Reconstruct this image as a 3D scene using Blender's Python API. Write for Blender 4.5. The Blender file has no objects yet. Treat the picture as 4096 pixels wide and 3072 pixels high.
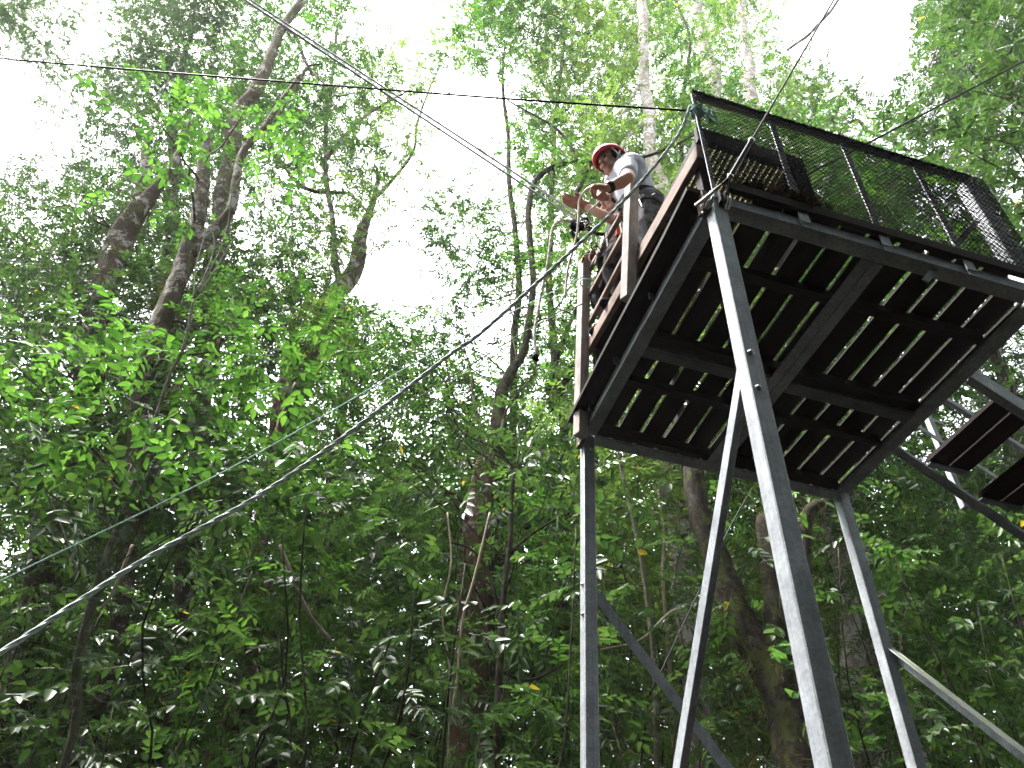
import bpy, bmesh, math, random
import numpy as np
from mathutils import Vector, Matrix, Quaternion

# ------------------------------------------------------------------ camera, sky, sun, exposure
sc = bpy.context.scene
COL = sc.collection
YAW, PITCH, ROLL, FPX = 0.21688169, 0.76255786, 0.08280597, 3134.0715
CAM = np.array([-1.19030, -1.65655, 0.0])
_f = np.array([math.cos(PITCH)*math.sin(YAW), math.cos(PITCH)*math.cos(YAW), math.sin(PITCH)])
_r = np.array([math.cos(YAW), -math.sin(YAW), 0.0]); _u = np.cross(_r, _f)
RT = _r*math.cos(ROLL)+_u*math.sin(ROLL); UP = -_r*math.sin(ROLL)+_u*math.cos(ROLL); FW = _f
cd = bpy.data.cameras.new('camera'); cam = bpy.data.objects.new('camera', cd); COL.objects.link(cam)
cd.sensor_width = 36.0; cd.lens = FPX/4096*36; cd.clip_start = 0.05; cd.clip_end = 2000
m3 = Matrix(((RT[0], UP[0], -FW[0]), (RT[1], UP[1], -FW[1]), (RT[2], UP[2], -FW[2])))
cam.matrix_world = Matrix.Translation(Vector(CAM)) @ m3.to_4x4()
sc.camera = cam

SUN_EL, SUN_AZ = math.radians(66), math.radians(-70)      # azimuth measured from +Y towards +X
w = bpy.data.worlds.new('World'); sc.world = w; w.use_nodes = True
nt = w.node_tree; nt.nodes.clear()
sky = nt.nodes.new('ShaderNodeTexSky'); sky.sky_type = 'NISHITA'; sky.sun_disc = False
sky.sun_elevation = SUN_EL; sky.sun_rotation = SUN_AZ; sky.air_density = 1.0; sky.dust_density = 4.0; sky.ozone_density = 1.0
hs = nt.nodes.new('ShaderNodeHueSaturation'); hs.inputs['Saturation'].default_value = 0.22
bg = nt.nodes.new('ShaderNodeBackground'); bg.inputs['Strength'].default_value = 0.15
wo = nt.nodes.new('ShaderNodeOutputWorld')
nt.links.new(sky.outputs[0], hs.inputs['Color']); nt.links.new(hs.outputs[0], bg.inputs['Color']); nt.links.new(bg.outputs[0], wo.inputs[0])
sl = bpy.data.lights.new('sun', 'SUN'); sl.energy = 2.0; sl.angle = math.radians(12); sl.color = (1, .96, .9)
so = bpy.data.objects.new('sun', sl); COL.objects.link(so)
sd = Vector((math.cos(SUN_EL)*math.sin(SUN_AZ), math.cos(SUN_EL)*math.cos(SUN_AZ), math.sin(SUN_EL)))
so.rotation_euler = sd.to_track_quat('Z', 'Y').to_euler()
sc.view_settings.view_transform = 'Standard'; sc.view_settings.look = 'None'; sc.view_settings.gamma = 1
sc.view_settings.exposure = 3.25
sc.cycles.max_bounces = 7; sc.cycles.diffuse_bounces = 4; sc.cycles.glossy_bounces = 2; sc.cycles.transmission_bounces = 5
sc.cycles.sample_clamp_indirect = 6; sc.cycles.use_denoising = True

rng = np.random.default_rng(7); random.seed(7)
W, L, HH, LEG, BW, RH = 1.7453, 1.6768, 3.0, 0.0672, 0.0725, 0.9695
GROUND = -1.6

# ------------------------------------------------------------------ helpers
def ray(px, py): return FW + RT*(px-2048)/FPX - UP*(py-1536)/FPX
_fh = FW*np.array([1, 1, 0]); _fh = _fh/np.linalg.norm(_fh)
def at(px, py, D):
    d = ray(px, py); return CAM + d*(D/float(d@_fh))
def on(px, py, ax, v):
    d = ray(px, py); return CAM + d*((v-CAM[ax])/d[ax])
def slant(px, py, D):
    d = ray(px, py); return D/float(d@_fh)

def props(o, label=None, cat=None, group=None, kind=None):
    if label: o['label'] = label
    if cat: o['category'] = cat
    if group: o['group'] = group
    if kind: o['kind'] = kind
    return o
def thing(name, label, cat, loc=(0, 0, 0), group=None):
    o = bpy.data.objects.new(name, None); o.empty_display_size = .1; o.location = Vector([float(v) for v in loc]); COL.objects.link(o)
    return props(o, label, cat, group)
def link(name, me, mat, parent=None, label=None):
    if mat is not None:
        me.materials.clear(); me.materials.append(mat)
    o = bpy.data.objects.new(name, me); COL.objects.link(o)
    if parent is not None:
        o.parent = parent
        off = Vector((0, 0, 0)); p = parent
        while p is not None: off += Vector(p.location); p = p.parent
        o.location = -off                                   # meshes are written in world coordinates
    if label: o['label'] = label
    return o

class MB:
    """collects quads/tris as numpy-friendly lists"""
    def __init__(s): s.v = []; s.f = []
    def add(s, vs, fs):
        b = len(s.v); s.v += [tuple(float(c) for c in v) for v in vs]; s.f += [tuple(b+i for i in f) for f in fs]
    def box(s, a, b, c=.0015):
        x0, x1 = sorted((a[0], b[0])); y0, y1 = sorted((a[1], b[1])); z0, z1 = sorted((a[2], b[2]))
        s.obox(((x0+x1)/2, (y0+y1)/2, (z0+z1)/2), (1, 0, 0), (0, 1, 0), (0, 0, 1), (x1-x0)/2, (y1-y0)/2, (z1-z0)/2, c)
    def obox(s, ctr, ax, ay, az, hx, hy, hz, c=.0015):
        ctr = np.array(ctr, float); ax, ay, az = [np.array(q, float) for q in (ax, ay, az)]
        c = min(c, hx*.4, hy*.4, hz*.4)
        vs = []; idx = {}
        for i in (-1, 1):
            for j in (-1, 1):
                for k in (-1, 1):
                    for t in range(3):
                        h = [hx-c, hy-c, hz-c]; h[t] += c
                        idx[(i, j, k, t)] = len(vs); vs.append(ctr+ax*i*h[0]+ay*j*h[1]+az*k*h[2])
        fs = []
        q = lambda *a: fs.append(tuple(a))
        for i in (-1, 1):
            q(*[idx[(i, j, k, 0)] for j, k in ((-1, -1), (1, -1), (1, 1), (-1, 1))][::i])
            q(*[idx[(j, i, k, 1)] for j, k in ((-1, -1), (-1, 1), (1, 1), (1, -1))][::i])
            q(*[idx[(j, k, i, 2)] for j, k in ((-1, -1), (1, -1), (1, 1), (-1, 1))][::i])
        for i in (-1, 1):
            for j in (-1, 1):
                q(idx[(i, j, -1, 0)], idx[(i, j, 1, 0)], idx[(i, j, 1, 1)], idx[(i, j, -1, 1)])
                q(idx[(i, -1, j, 0)], idx[(i, 1, j, 0)], idx[(i, 1, j, 2)], idx[(i, -1, j, 2)])
                q(idx[(-1, i, j, 1)], idx[(1, i, j, 1)], idx[(1, i, j, 2)], idx[(-1, i, j, 2)])
                for k in (-1, 1): q(idx[(i, j, k, 0)], idx[(i, j, k, 1)], idx[(i, j, k, 2)])
        s.add(vs, fs)
    def bar(s, a, b, wa, wb, side=(0, 0, 1), c=.0015):
        a = np.array(a, float); b = np.array(b, float); d = b-a; ln = np.linalg.norm(d); d /= ln
        sd_ = np.array(side, float); sd_ -= d*(sd_@d); sd_ /= np.linalg.norm(sd_); t = np.cross(d, sd_)
        s.obox((a+b)/2, d, sd_, t, ln/2, wa/2, wb/2, c)
    def tube(s, pts, rad, n=8, cap=True):
        pts = np.array(pts, float); m = len(pts)
        rad = np.full(m, rad) if np.isscalar(rad) else np.array(rad, float)
        tg = np.gradient(pts, axis=0); tg /= np.linalg.norm(tg, axis=1)[:, None]+1e-12
        ref = np.array([0, 0, 1.]) if abs(tg[0][2]) < .9 else np.array([1., 0, 0])
        vs = []; a = ref
        for i in range(m):
            a = a-tg[i]*(a@tg[i]); a = a/(np.linalg.norm(a)+1e-12); b = np.cross(tg[i], a)
            for k in range(n):
                th = 2*math.pi*k/n; vs.append(pts[i]+(a*math.cos(th)+b*math.sin(th))*rad[i])
        fs = [(i*n+k, i*n+(k+1) % n, (i+1)*n+(k+1) % n, (i+1)*n+k) for i in range(m-1) for k in range(n)]
        if cap: fs += [tuple(range(n))[::-1], tuple((m-1)*n+k for k in range(n))]
        s.add(vs, fs)
    def ball(s, c, r, n=10, sc_=(1, 1, 1), rot=None):
        vs = []; fs = []
        for i in range(n+1):
            ph = math.pi*i/n
            for k in range(n*2):
                th = math.pi*k/n
                p = np.array([math.sin(ph)*math.cos(th)*sc_[0], math.sin(ph)*math.sin(th)*sc_[1], math.cos(ph)*sc_[2]])*r
                if rot is not None: p = rot@p
                vs.append(np.array(c)+p)
        N = n*2
        for i in range(n):
            for k in range(N):
                fs.append((i*N+k, (i+1)*N+k, (i+1)*N+(k+1) % N, i*N+(k+1) % N))
        s.add(vs, fs)
    def mesh(s, name, smooth=False):
        me = bpy.data.meshes.new(name); me.from_pydata(s.v, [], s.f); me.update()
        if smooth: me.polygons.foreach_set('use_smooth', [True]*len(me.polygons))
        return me
    def build(s, name, mat, parent=None, smooth=False, label=None):
        return link(name, s.mesh(name, smooth), mat, parent, label)

def quads_mesh(name, V, F, tint=None, smooth=False):
    me = bpy.data.meshes.new(name)
    V = np.ascontiguousarray(V, dtype=np.float32); F = np.ascontiguousarray(F, dtype=np.int32)
    me.vertices.add(len(V)); me.vertices.foreach_set('co', V.ravel())
    me.loops.add(F.size); me.loops.foreach_set('vertex_index', F.ravel())
    me.polygons.add(len(F)); me.polygons.foreach_set('loop_start', np.arange(0, F.size, 4, dtype=np.int32))
    if smooth: me.polygons.foreach_set('use_smooth', np.ones(len(F), dtype=bool))
    me.update(calc_edges=True)
    if tint is not None:
        at_ = me.attributes.new('tint', 'FLOAT', 'POINT'); at_.data.foreach_set('value', np.ascontiguousarray(tint, dtype=np.float32))
    return me

def catmull(pts, n=8):
    P = [np.array(p, float) for p in pts]; P = [2*P[0]-P[1]]+P+[2*P[-1]-P[-2]]; out = []
    for i in range(1, len(P)-2):
        for t in np.linspace(0, 1, n, endpoint=False):
            a, b, c, d = P[i-1], P[i], P[i+1], P[i+2]
            out.append(.5*((2*b)+(-a+c)*t+(2*a-5*b+4*c-d)*t*t+(-a+3*b-3*c+d)*t**3))
    out.append(P[-2]); return np.array(out)

# ------------------------------------------------------------------ materials
def new_mat(name):
    m = bpy.data.materials.new(name); m.use_nodes = True; n = m.node_tree; n.nodes.clear()
    o = n.nodes.new('ShaderNodeOutputMaterial'); b = n.nodes.new('ShaderNodeBsdfPrincipled'); n.links.new(b.outputs[0], o.inputs[0])
    return m, n, b, o
def ramp(n, fac, stops):
    r = n.nodes.new('ShaderNodeValToRGB'); n.links.new(fac, r.inputs[0]); e = r.color_ramp.elements
    while len(e) < len(stops): e.new(.5)
    for i, (p, c) in enumerate(stops): e[i].position = p; e[i].color = (*c, 1) if len(c) == 3 else c
    return r.outputs[0]
def noise(n, vec, scale, detail=5, rough=.6, dist=0):
    t = n.nodes.new('ShaderNodeTexNoise'); t.inputs['Scale'].default_value = scale; t.inputs['Detail'].default_value = detail
    t.inputs['Roughness'].default_value = rough; t.inputs['Distortion'].default_value = dist; n.links.new(vec, t.inputs['Vector']); return t.outputs['Fac']
def coords(n, scale=(1, 1, 1), rot=(0, 0, 0)):
    c = n.nodes.new('ShaderNodeTexCoord'); m = n.nodes.new('ShaderNodeMapping')
    m.inputs['Scale'].default_value = scale; m.inputs['Rotation'].default_value = rot
    n.links.new(c.outputs['Object'], m.inputs['Vector']); return m.outputs[0]
def mixc(n, fac, a, b, mode='MIX'):
    m = n.nodes.new('ShaderNodeMix'); m.data_type = 'RGBA'; m.blend_type = mode
    for s_, v in ((0, fac), (6, a), (7, b)):
        if isinstance(v, (int, float)): m.inputs[s_].default_value = v
        elif isinstance(v, tuple): m.inputs[s_].default_value = (*v, 1)
        else: n.links.new(v, m.inputs[s_])
    return m.outputs[2]
def bump(n, h, b, st=.4, d=.01):
    k = n.nodes.new('ShaderNodeBump'); k.inputs['Strength'].default_value = st; k.inputs['Distance'].default_value = d
    n.links.new(h, k.inputs['Height']); n.links.new(k.outputs[0], b.inputs['Normal'])
def flat(name, col, rough=.6, metal=0, var=.25, scale=30, spec=None):
    m, n, b, o = new_mat(name); v = coords(n)
    b.inputs['Specular IOR Level'].default_value = spec if spec is not None else (.08 if max(col) < .03 else .4)
    c = ramp(n, noise(n, v, scale), [(.3, tuple(x*(1-var) for x in col)), (.7, tuple(min(1, x*(1+var)) for x in col))])
    n.links.new(c, b.inputs['Base Color']); b.inputs['Roughness'].default_value = rough; b.inputs['Metallic'].default_value = metal
    return m
def steel(name, base, moss=0):
    m, n, b, o = new_mat(name); v = coords(n)
    vo = n.nodes.new('ShaderNodeTexVoronoi'); vo.inputs['Scale'].default_value = 95; n.links.new(v, vo.inputs['Vector'])
    sep = n.nodes.new('ShaderNodeSeparateColor'); n.links.new(vo.outputs['Color'], sep.inputs[0])
    c1 = ramp(n, sep.outputs[0], [(0, tuple(x*.86 for x in base)), (1, tuple(x*1.12 for x in base))])
    c2 = ramp(n, noise(n, v, 7, 6, .7), [(.35, (.62, .62, .64)), (.65, (1, 1, 1))])
    c = mixc(n, 1.0, c1, c2, 'MULTIPLY')
    st = ramp(n, noise(n, coords(n, (60, 60, 2)), 1.0, 4, .6), [(.40, (.72, .70, .69)), (.6, (1, 1, 1))])
    c = mixc(n, .7, c, st, 'MULTIPLY')
    spk = ramp(n, noise(n, v, 160, 2, .5), [(.68, (0, 0, 0)), (.74, (1, 1, 1))])
    c = mixc(n, spk, c, tuple(min(1, x*1.35) for x in base))
    if moss:
        g = n.nodes.new('ShaderNodeNewGeometry'); s_ = n.nodes.new('ShaderNodeSeparateXYZ'); n.links.new(g.outputs['Normal'], s_.inputs[0])
        mm = n.nodes.new('ShaderNodeMath'); mm.operation = 'MULTIPLY'; n.links.new(s_.outputs['Z'], mm.inputs[0]); n.links.new(ramp(n, noise(n, v, 14), [(.35, (.2,)*3), (.6, (1,)*3)]), mm.inputs[1])
        c = mixc(n, mm.outputs[0], c, (.28, .33, .08))
    n.links.new(c, b.inputs['Base Color']); b.inputs['Metallic'].default_value = .35
    n.links.new(ramp(n, noise(n, v, 40), [(.3, (.42,)*3), (.7, (.62,)*3)]), b.inputs['Roughness'])
    bump(n, noise(n, v, 300, 3), b, .12, .001)
    return m
def wood(name, dark, light, axis=1, scale=1.0, rough=.75, green=0):
    m, n, b, o = new_mat(name)
    sc_ = [38, 38, 38]; sc_[axis] = 2.2
    v = coords(n, tuple(x*scale for x in sc_)); v0 = coords(n)
    g = noise(n, v, 1.0, 6, .65, .6)
    c = ramp(n, g, [(.25, dark), (.5, tuple((a+b_)/2 for a, b_ in zip(dark, light))), (.75, light)])
    c = mixc(n, .8, c, ramp(n, noise(n, v0, 9, 5, .7), [(.3, (.5, .48, .46)), (.68, (1, 1, 1))]), 'MULTIPLY')
    if green: c = mixc(n, ramp(n, noise(n, v0, 12, 5, .7), [(.55, (0,)*3), (.7, (green,)*3)]), c, (.09, .12, .03))
    n.links.new(c, b.inputs['Base Color']); b.inputs['Roughness'].default_value = rough; b.inputs['Specular IOR Level'].default_value = .12
    bump(n, g, b, .5, .003)
    return m
def bark(name, dark, light, lichen=.3, moss=.4, scale=1.0):
    m, n, b, o = new_mat(name); v = coords(n, (scale, scale, scale*.45)); v0 = coords(n)
    g = noise(n, v, 14, 8, .72, .8)
    c = ramp(n, g, [(.3, dark), (.7, light)])
    li = ramp(n, noise(n, v0, 3.2*scale, 6, .75, .4), [(.56-.12*lichen, (0,)*3), (.60-.12*lichen, (min(1, lichen*1.6),)*3)])
    c = mixc(n, li, c, (.48, .46, .43))
    mo = ramp(n, noise(n, v0, 4.1*scale, 6, .75, .9), [(.60-.14*moss, (0,)*3), (.68-.14*moss, (min(1, moss*1.8),)*3)])
    c = mixc(n, mo, c, (.055, .065, .018))
    n.links.new(c, b.inputs['Base Color']); b.inputs['Roughness'].default_value = .9; b.inputs['Specular IOR Level'].default_value = .15
    bump(n, g, b, .9, .03)
    return m
def leafmat(name, stops, trans=.52, tmul=(1.50, 1.52, .90), rough=.5, spec=.38, twig=(.05, .035, .02), odd=None):
    """stops: reflectance colours over the per-leaf tint 0..1 ; tint<0 is twig"""
    m, n, b, o = new_mat(name)
    a = n.nodes.new('ShaderNodeAttribute'); a.attribute_name = 'tint'
    st = [(i/(len(stops)-1)*.94, c) for i, c in enumerate(stops)]
    if odd: st += [(.965, stops[-1]), (.975, odd)]
    c = ramp(n, a.outputs['Fac'], st)
    v = coords(n); c = mixc(n, .5, c, ramp(n, noise(n, v, 25, 2), [(.3, (.7, .75, .7)), (.7, (1, 1, 1))]), 'MULTIPLY')
    lt = n.nodes.new('ShaderNodeMath'); lt.operation = 'LESS_THAN'; lt.inputs[1].default_value = -.05; n.links.new(a.outputs['Fac'], lt.inputs[0])
    c2 = mixc(n, lt.outputs[0], c, twig)
    n.links.new(c2, b.inputs['Base Color']); b.inputs['Roughness'].default_value = rough; b.inputs['Specular IOR Level'].default_value = spec
    tr = n.nodes.new('ShaderNodeBsdfTranslucent'); ct = mixc(n, 1.0, c, tuple(min(1., x/2) for x in tmul), 'MULTIPLY')
    d2 = n.nodes.new('ShaderNodeVectorMath'); d2.operation = 'SCALE'; d2.inputs['Scale'].default_value = 2.0; n.links.new(ct, d2.inputs[0])
    n.links.new(d2.outputs[0], tr.inputs['Color'])
    mx = n.nodes.new('ShaderNodeMixShader'); f = n.nodes.new('ShaderNodeMath'); f.operation = 'MULTIPLY_ADD'
    n.links.new(lt.outputs[0], f.inputs[0]); f.inputs[1].default_value = -trans; f.inputs[2].default_value = trans
    n.links.new(f.outputs[0], mx.inputs[0]); n.links.new(b.outputs[0], mx.inputs[1]); n.links.new(tr.outputs[0], mx.inputs[2])
    n.links.new(mx.outputs[0], o.inputs[0])
    return m

M_STEEL = steel('galvanised_steel', (.40, .43, .465)); M_STEELM = steel('mossy_galvanised_steel', (.35, .38, .41), 1)
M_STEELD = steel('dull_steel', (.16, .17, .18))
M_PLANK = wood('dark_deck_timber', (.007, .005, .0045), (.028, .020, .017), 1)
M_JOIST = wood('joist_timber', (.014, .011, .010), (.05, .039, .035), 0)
M_POST = wood('grey_weathered_timber', (.28, .25, .235), (.56, .50, .48), 2, green=.2)
M_RAIL = wood('brown_rail_timber', (.14, .095, .078), (.32, .24, .205), 1)
M_RUST = wood('rusty_brown_plate', (.10, .07, .05), (.22, .17, .13), 2)
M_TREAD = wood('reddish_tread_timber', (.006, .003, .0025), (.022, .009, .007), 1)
M_NET = flat('black_net', (.004, .004, .006), .85); M_NET.node_tree.nodes['Principled BSDF'].inputs['Specular IOR Level'].default_value = .15
M_BLACK = flat('black_steel', (.005, .005, .006), .4)
M_BOLT = flat('zinc_bolt', (.5, .5, .52), .3, .8)
M_ROD = flat('worn_rod', (.42, .38, .35), .4, .5)
M_SLAT = wood('bamboo_slats', (.06, .04, .02), (.34, .25, .10), 1)
M_MESHW = flat('yellow_wire', (.35, .27, .10), .6)
M_BARK = bark('mossy_bark', (.018, .012, .008), (.065, .045, .030), .24, .65)
M_BARKP = bark('pale_lichen_bark', (.16, .13, .10), (.36, .31, .26), .55, .15, 1.6)
M_BARKD = bark('dark_mossy_bark', (.008, .006, .004), (.030, .021, .014), .04, .7)
M_BARKR = bark('reddish_bark', (.035, .018, .012), (.13, .075, .052), .22, .4)
M_BARKG = bark('greenish_bark', (.05, .055, .03), (.14, .14, .09), .2, .45, 2)
M_LIANA = bark('liana_bark', (.18, .14, .10), (.42, .35, .26), .2, .1, 3)
G1 = [(.018, .050, .012), (.030, .082, .016), (.048, .118, .022), (.072, .152, .030)]
G2 = [(.018, .042, .015), (.028, .064, .019), (.042, .086, .024), (.058, .108, .030)]
G3 = [(.044, .086, .024), (.066, .122, .032), (.092, .156, .040), (.125, .192, .052)]
YEL = (.42, .30, .03)
M_LEAF = leafmat('green_leaf', G1, odd=YEL)
M_LEAFD = leafmat('dark_green_leaf', G2, trans=.35, rough=.38, odd=YEL)
M_LEAFL = leafmat('light_green_leaf', G3, trans=.5, odd=YEL)
M_FERN = leafmat('fern_green', [(.05, .14, .03), (.09, .2, .05)], trans=.4)
M_MOSS = leafmat('hanging_moss', [(.04, .04, .012), (.10, .09, .03)], trans=.25, rough=.8, spec=.1)
M_LITTER = leafmat('dry_leaves', [(.010, .006, .004), (.06, .035, .02)], trans=.2, rough=.7)

# ------------------------------------------------------------------ ground
def ground():
    n = 80; xs = np.linspace(-1, 1, n+1); g = np.sign(xs)*np.abs(xs)**3*700
    X, Y = np.meshgrid(g, g, indexing='ij')
    d = np.hypot(X+1.2, Y+1.6); dirn = (X*_fh[0]+Y*_fh[1])
    Z = GROUND+np.where(d > 6, .08*np.sin(X*.7)*np.cos(Y*.5), 0)+np.clip(dirn-18, 0, 45)*.45
    V = np.stack([X, Y, Z], -1).reshape(-1, 3)
    i = np.arange(n)[:, None]*(n+1)+np.arange(n)[None]; i = i.ravel()
    F = np.stack([i, i+n+1, i+n+2, i+1], 1)
    m, nn, b, o = new_mat('forest_soil'); v = coords(nn)
    c = ramp(nn, noise(nn, v, 6, 8, .7), [(.3, (.005, .004, .003)), (.6, (.016, .012, .008)), (.8, (.010, .014, .005))])
    nn.links.new(c, b.inputs['Base Color']); b.inputs['Roughness'].default_value = 1; b.inputs['Specular IOR Level'].default_value = .1; bump(nn, noise(nn, v, 20), b, 1, .05)
    o_ = link('ground', quads_mesh('ground', V, F, smooth=True), m); props(o_, 'dark leafy forest floor under the tower and rising beyond', 'ground', kind='structure')
ground()

# ------------------------------------------------------------------ tower
def build_tower():
    T = thing('platform_tower', 'galvanized steel tower with timber slatted platform and black net railing', 'platform', (W/2, L/2, GROUND))
    H = HH; t = .008
    # legs: A (near), B (left), C (far), D (right, carries on as railing post)
    def leg(x0, x1, y0, y1, top, bolts):
        m = MB(); m.box((x0, y0, GROUND-.3), (x1, y1, top), .004); lg = m.build('leg', M_STEEL, T)
        m = MB(); m.box((x0-.06, y0-.06, GROUND-.02), (x1+.06, y1+.06, GROUND+.012)); m.build('base_plate', M_STEELD, lg)
        for (bx, by, bz, nx, ny) in bolts:
            m = MB(); p = np.array([bx, by, bz]); nn_ = np.array([nx, ny, 0.])
            m.tube([p-nn_*.002, p+nn_*.003], .0125, 12); m.tube([p+nn_*.003, p+nn_*.009, p+nn_*.012], [.009, .0085, .004], 10, True)
            m.build('bolt', M_BOLT, lg, smooth=True)
        return lg
    def yb(px, py): q = on(px, py, 1, 0.0); return (q[0], 0.0, q[2], 0, -1)
    leg(0, LEG, 0, LEG, H+.085, [yb(3001, 1410), yb(3032, 1551)])
    q = on(2364, 1796, 1, L); q1 = on(2332, 2337, 0, 0.0); q2 = on(2333, 2457, 0, 0.0)
    leg(0, LEG, L, L+LEG, H-.002, [(q[0], L, q[2], 0, -1), (0, q1[1], q1[2], -1, 0), (0, q2[1], q2[2], -1, 0)])
    leg(W-LEG, W, L, L+LEG, H-.002, [])
    leg(W-.105, W+.004, 0, LEG, H+RH, [])
    # perimeter beams: web + bottom flange
    def cbeam(axis, a0, a1, face, sgn, zz=H, depth=.066, wd=BW):
        m = MB()
        if axis == 'y':
            m.box((face, a0, zz), (face+sgn*t, a1, zz+depth)); m.box((face+sgn*t, a0, zz), (face+sgn*wd, a1, zz+t)); m.box((face+sgn*(wd-.012), a0, zz+t), (face+sgn*wd, a1, zz+.02))
        else:
            m.box((a0, face, zz), (a1, face+sgn*t, zz+depth)); m.box((a0, face+sgn*t, zz), (a1, face+sgn*wd, zz+t)); m.box((a0, face+sgn*(wd-.012), zz+t), (a1, face+sgn*wd, zz+.02))
        return m.build('beam', M_STEEL, T)
    cbeam('y', LEG, L, .002, 1); cbeam('y', LEG, L, W-.002, -1, wd=.085)
    cbeam('x', LEG, W-.11, .002, 1); cbeam('x', LEG, W-LEG, L+.082, -1)
    m = MB(); m.box((.782, BW+.004, H-.003), (.838, L, H+.006)); m.box((.832, BW+.004, H+.006), (.838, L, H+.06)); m.build('middle_beam', M_STEEL, T)
    m = MB(); m.box((.842, BW+.004, H-.003), (.898, L, H+.006)); m.box((.842, BW+.004, H+.006), (.848, L, H+.06)); m.build('middle_beam', M_STEEL, T)
    for x0, x1 in ((BW+.004, .78), (.90, W-.09)):
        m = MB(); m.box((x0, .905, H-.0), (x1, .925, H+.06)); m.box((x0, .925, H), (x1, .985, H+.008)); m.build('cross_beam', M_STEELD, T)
    # timber nailers
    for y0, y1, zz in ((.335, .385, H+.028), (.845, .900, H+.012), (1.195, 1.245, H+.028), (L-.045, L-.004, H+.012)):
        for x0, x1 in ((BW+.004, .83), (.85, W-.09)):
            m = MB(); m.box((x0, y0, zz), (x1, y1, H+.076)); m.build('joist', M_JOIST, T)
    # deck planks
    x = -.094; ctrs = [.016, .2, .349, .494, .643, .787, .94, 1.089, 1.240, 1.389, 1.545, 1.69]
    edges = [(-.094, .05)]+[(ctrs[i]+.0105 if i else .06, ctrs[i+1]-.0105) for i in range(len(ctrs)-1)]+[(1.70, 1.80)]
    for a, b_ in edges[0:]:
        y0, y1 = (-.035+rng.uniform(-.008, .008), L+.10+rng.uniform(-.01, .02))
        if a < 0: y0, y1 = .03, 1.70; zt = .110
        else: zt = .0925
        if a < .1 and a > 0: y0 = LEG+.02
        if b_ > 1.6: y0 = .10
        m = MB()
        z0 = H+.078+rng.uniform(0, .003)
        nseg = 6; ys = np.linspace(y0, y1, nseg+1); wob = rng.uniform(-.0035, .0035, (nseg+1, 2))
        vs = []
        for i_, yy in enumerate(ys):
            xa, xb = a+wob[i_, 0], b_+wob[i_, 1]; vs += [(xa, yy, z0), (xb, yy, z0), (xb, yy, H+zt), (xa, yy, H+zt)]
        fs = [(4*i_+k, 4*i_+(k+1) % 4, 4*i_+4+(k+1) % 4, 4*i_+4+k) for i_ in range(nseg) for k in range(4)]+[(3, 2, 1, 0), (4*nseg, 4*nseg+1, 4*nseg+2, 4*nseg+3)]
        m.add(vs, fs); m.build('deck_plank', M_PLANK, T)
    # fascia board above the AD beam
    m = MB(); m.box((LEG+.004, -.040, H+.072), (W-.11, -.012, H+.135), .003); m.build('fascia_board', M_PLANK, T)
    # small cleats under the overhanging plank
    for yy in (.62, 1.10, 1.50):
        m = MB(); m.box((-.03, yy, H+.03), (-.002, yy+.012, H+.077)); m.build('cleat', M_STEELD, T)
    # corner railing post at A, posts on AD, top rail
    m = MB(); m.bar((.018, -.005, H+.02), (.012, -.005, H+RH+.02), .022, .006, (1, 0, 0)); m.bar((.026, .008, H+.02), (.020, .008, H+RH+.02), .006, .022, (1, 0, 0)); m.build('railing_post', M_STEEL, T)
    for x0, x1 in ((.441, .459), (.853, .882), (1.294, 1.321)):
        m = MB(); m.bar((x0, -.012, H-.03), (x1, -.004, H+RH-.01), .036, .007, (1, 0, 0)); m.bar((x0+.017, .006, H+.10), (x1+.017, .010, H+RH-.01), .006, .026, (1, 0, 0)); p = m.build('railing_post', M_STEEL, T)
        m = MB(); m.box((x0-.026, -.024, H+.0), (x0+.026, -.018, H+.085)); m.box((x0-.026, -.018, H-.012), (x0+.026, -.0145, H+.02)); m.build('clamp', M_STEEL, p)
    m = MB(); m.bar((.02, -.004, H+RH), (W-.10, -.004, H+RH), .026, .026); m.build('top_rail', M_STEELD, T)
    a = on(3905, 885, 1, .03); b_ = on(3700, 1125, 1, .03); m = MB(); m.bar(a, b_, .008, .032, (0, 1, 0)); m.build('railing_brace', M_STEELD, T)
    # braces
    def brace(a, b_, side, label=None, mat=M_STEEL):
        m = MB(); a = np.array(a); b_ = np.array(b_); s1 = np.array(side, float)
        m.bar(a, b_, .055, .006, np.cross(b_-a, s1)); d = (b_-a)/np.linalg.norm(b_-a); n_ = np.cross(d, s1); n_ /= np.linalg.norm(n_)
        o_ = -1 if n_[2] < 0 else 1
        m.bar(a+n_*o_*.0245+s1*.026, b_+n_*o_*.0245+s1*.026, .006, .044, n_)
        m.build('brace', mat, T, label=label)
    p0 = on(2962, 1480, 0, .055); p1 = on(2722, 2980, 0, .055); d = p1-p0; brace(p0-d*.05, p0+d*1.8, (1, 0, 0))
    p0 = on(2400, 2400, 1, L+.03); p1 = on(2900, 3060, 1, L+.03); d = p1-p0; brace(p0-d*.04, p0+d*2.2, (0, 1, 0))
    p0 = on(3545, 2592, 0, W+.012); p1 = on(4096, 3022, 0, W+.012); d = p1-p0; brace(p0-d*.01, p0+d*1.9, (-1, 0, 0), None, M_STEELM)
    # wooden posts on the launch side
    def wpost(cx, cy, z0, z1, lean, s_=.036, ang=.35):
        m = MB(); c, s0 = math.cos(ang), math.sin(ang)
        a = np.array([cx, cy, z0]); b__ = np.array([cx+lean[0], cy+lean[1], z1]); m.bar(a, b__, s_*2, s_*1.7, (c, s0, 0), .003)
        return m.build('timber_post', M_POST, T)
    b0 = on(2322, 1640, 0, -.045); t0 = on(2338, 1046, 0, -.045); wpost(b0[0], b0[1], b0[2]-.2, t0[2], (0, t0[1]-b0[1]), .034)
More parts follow.
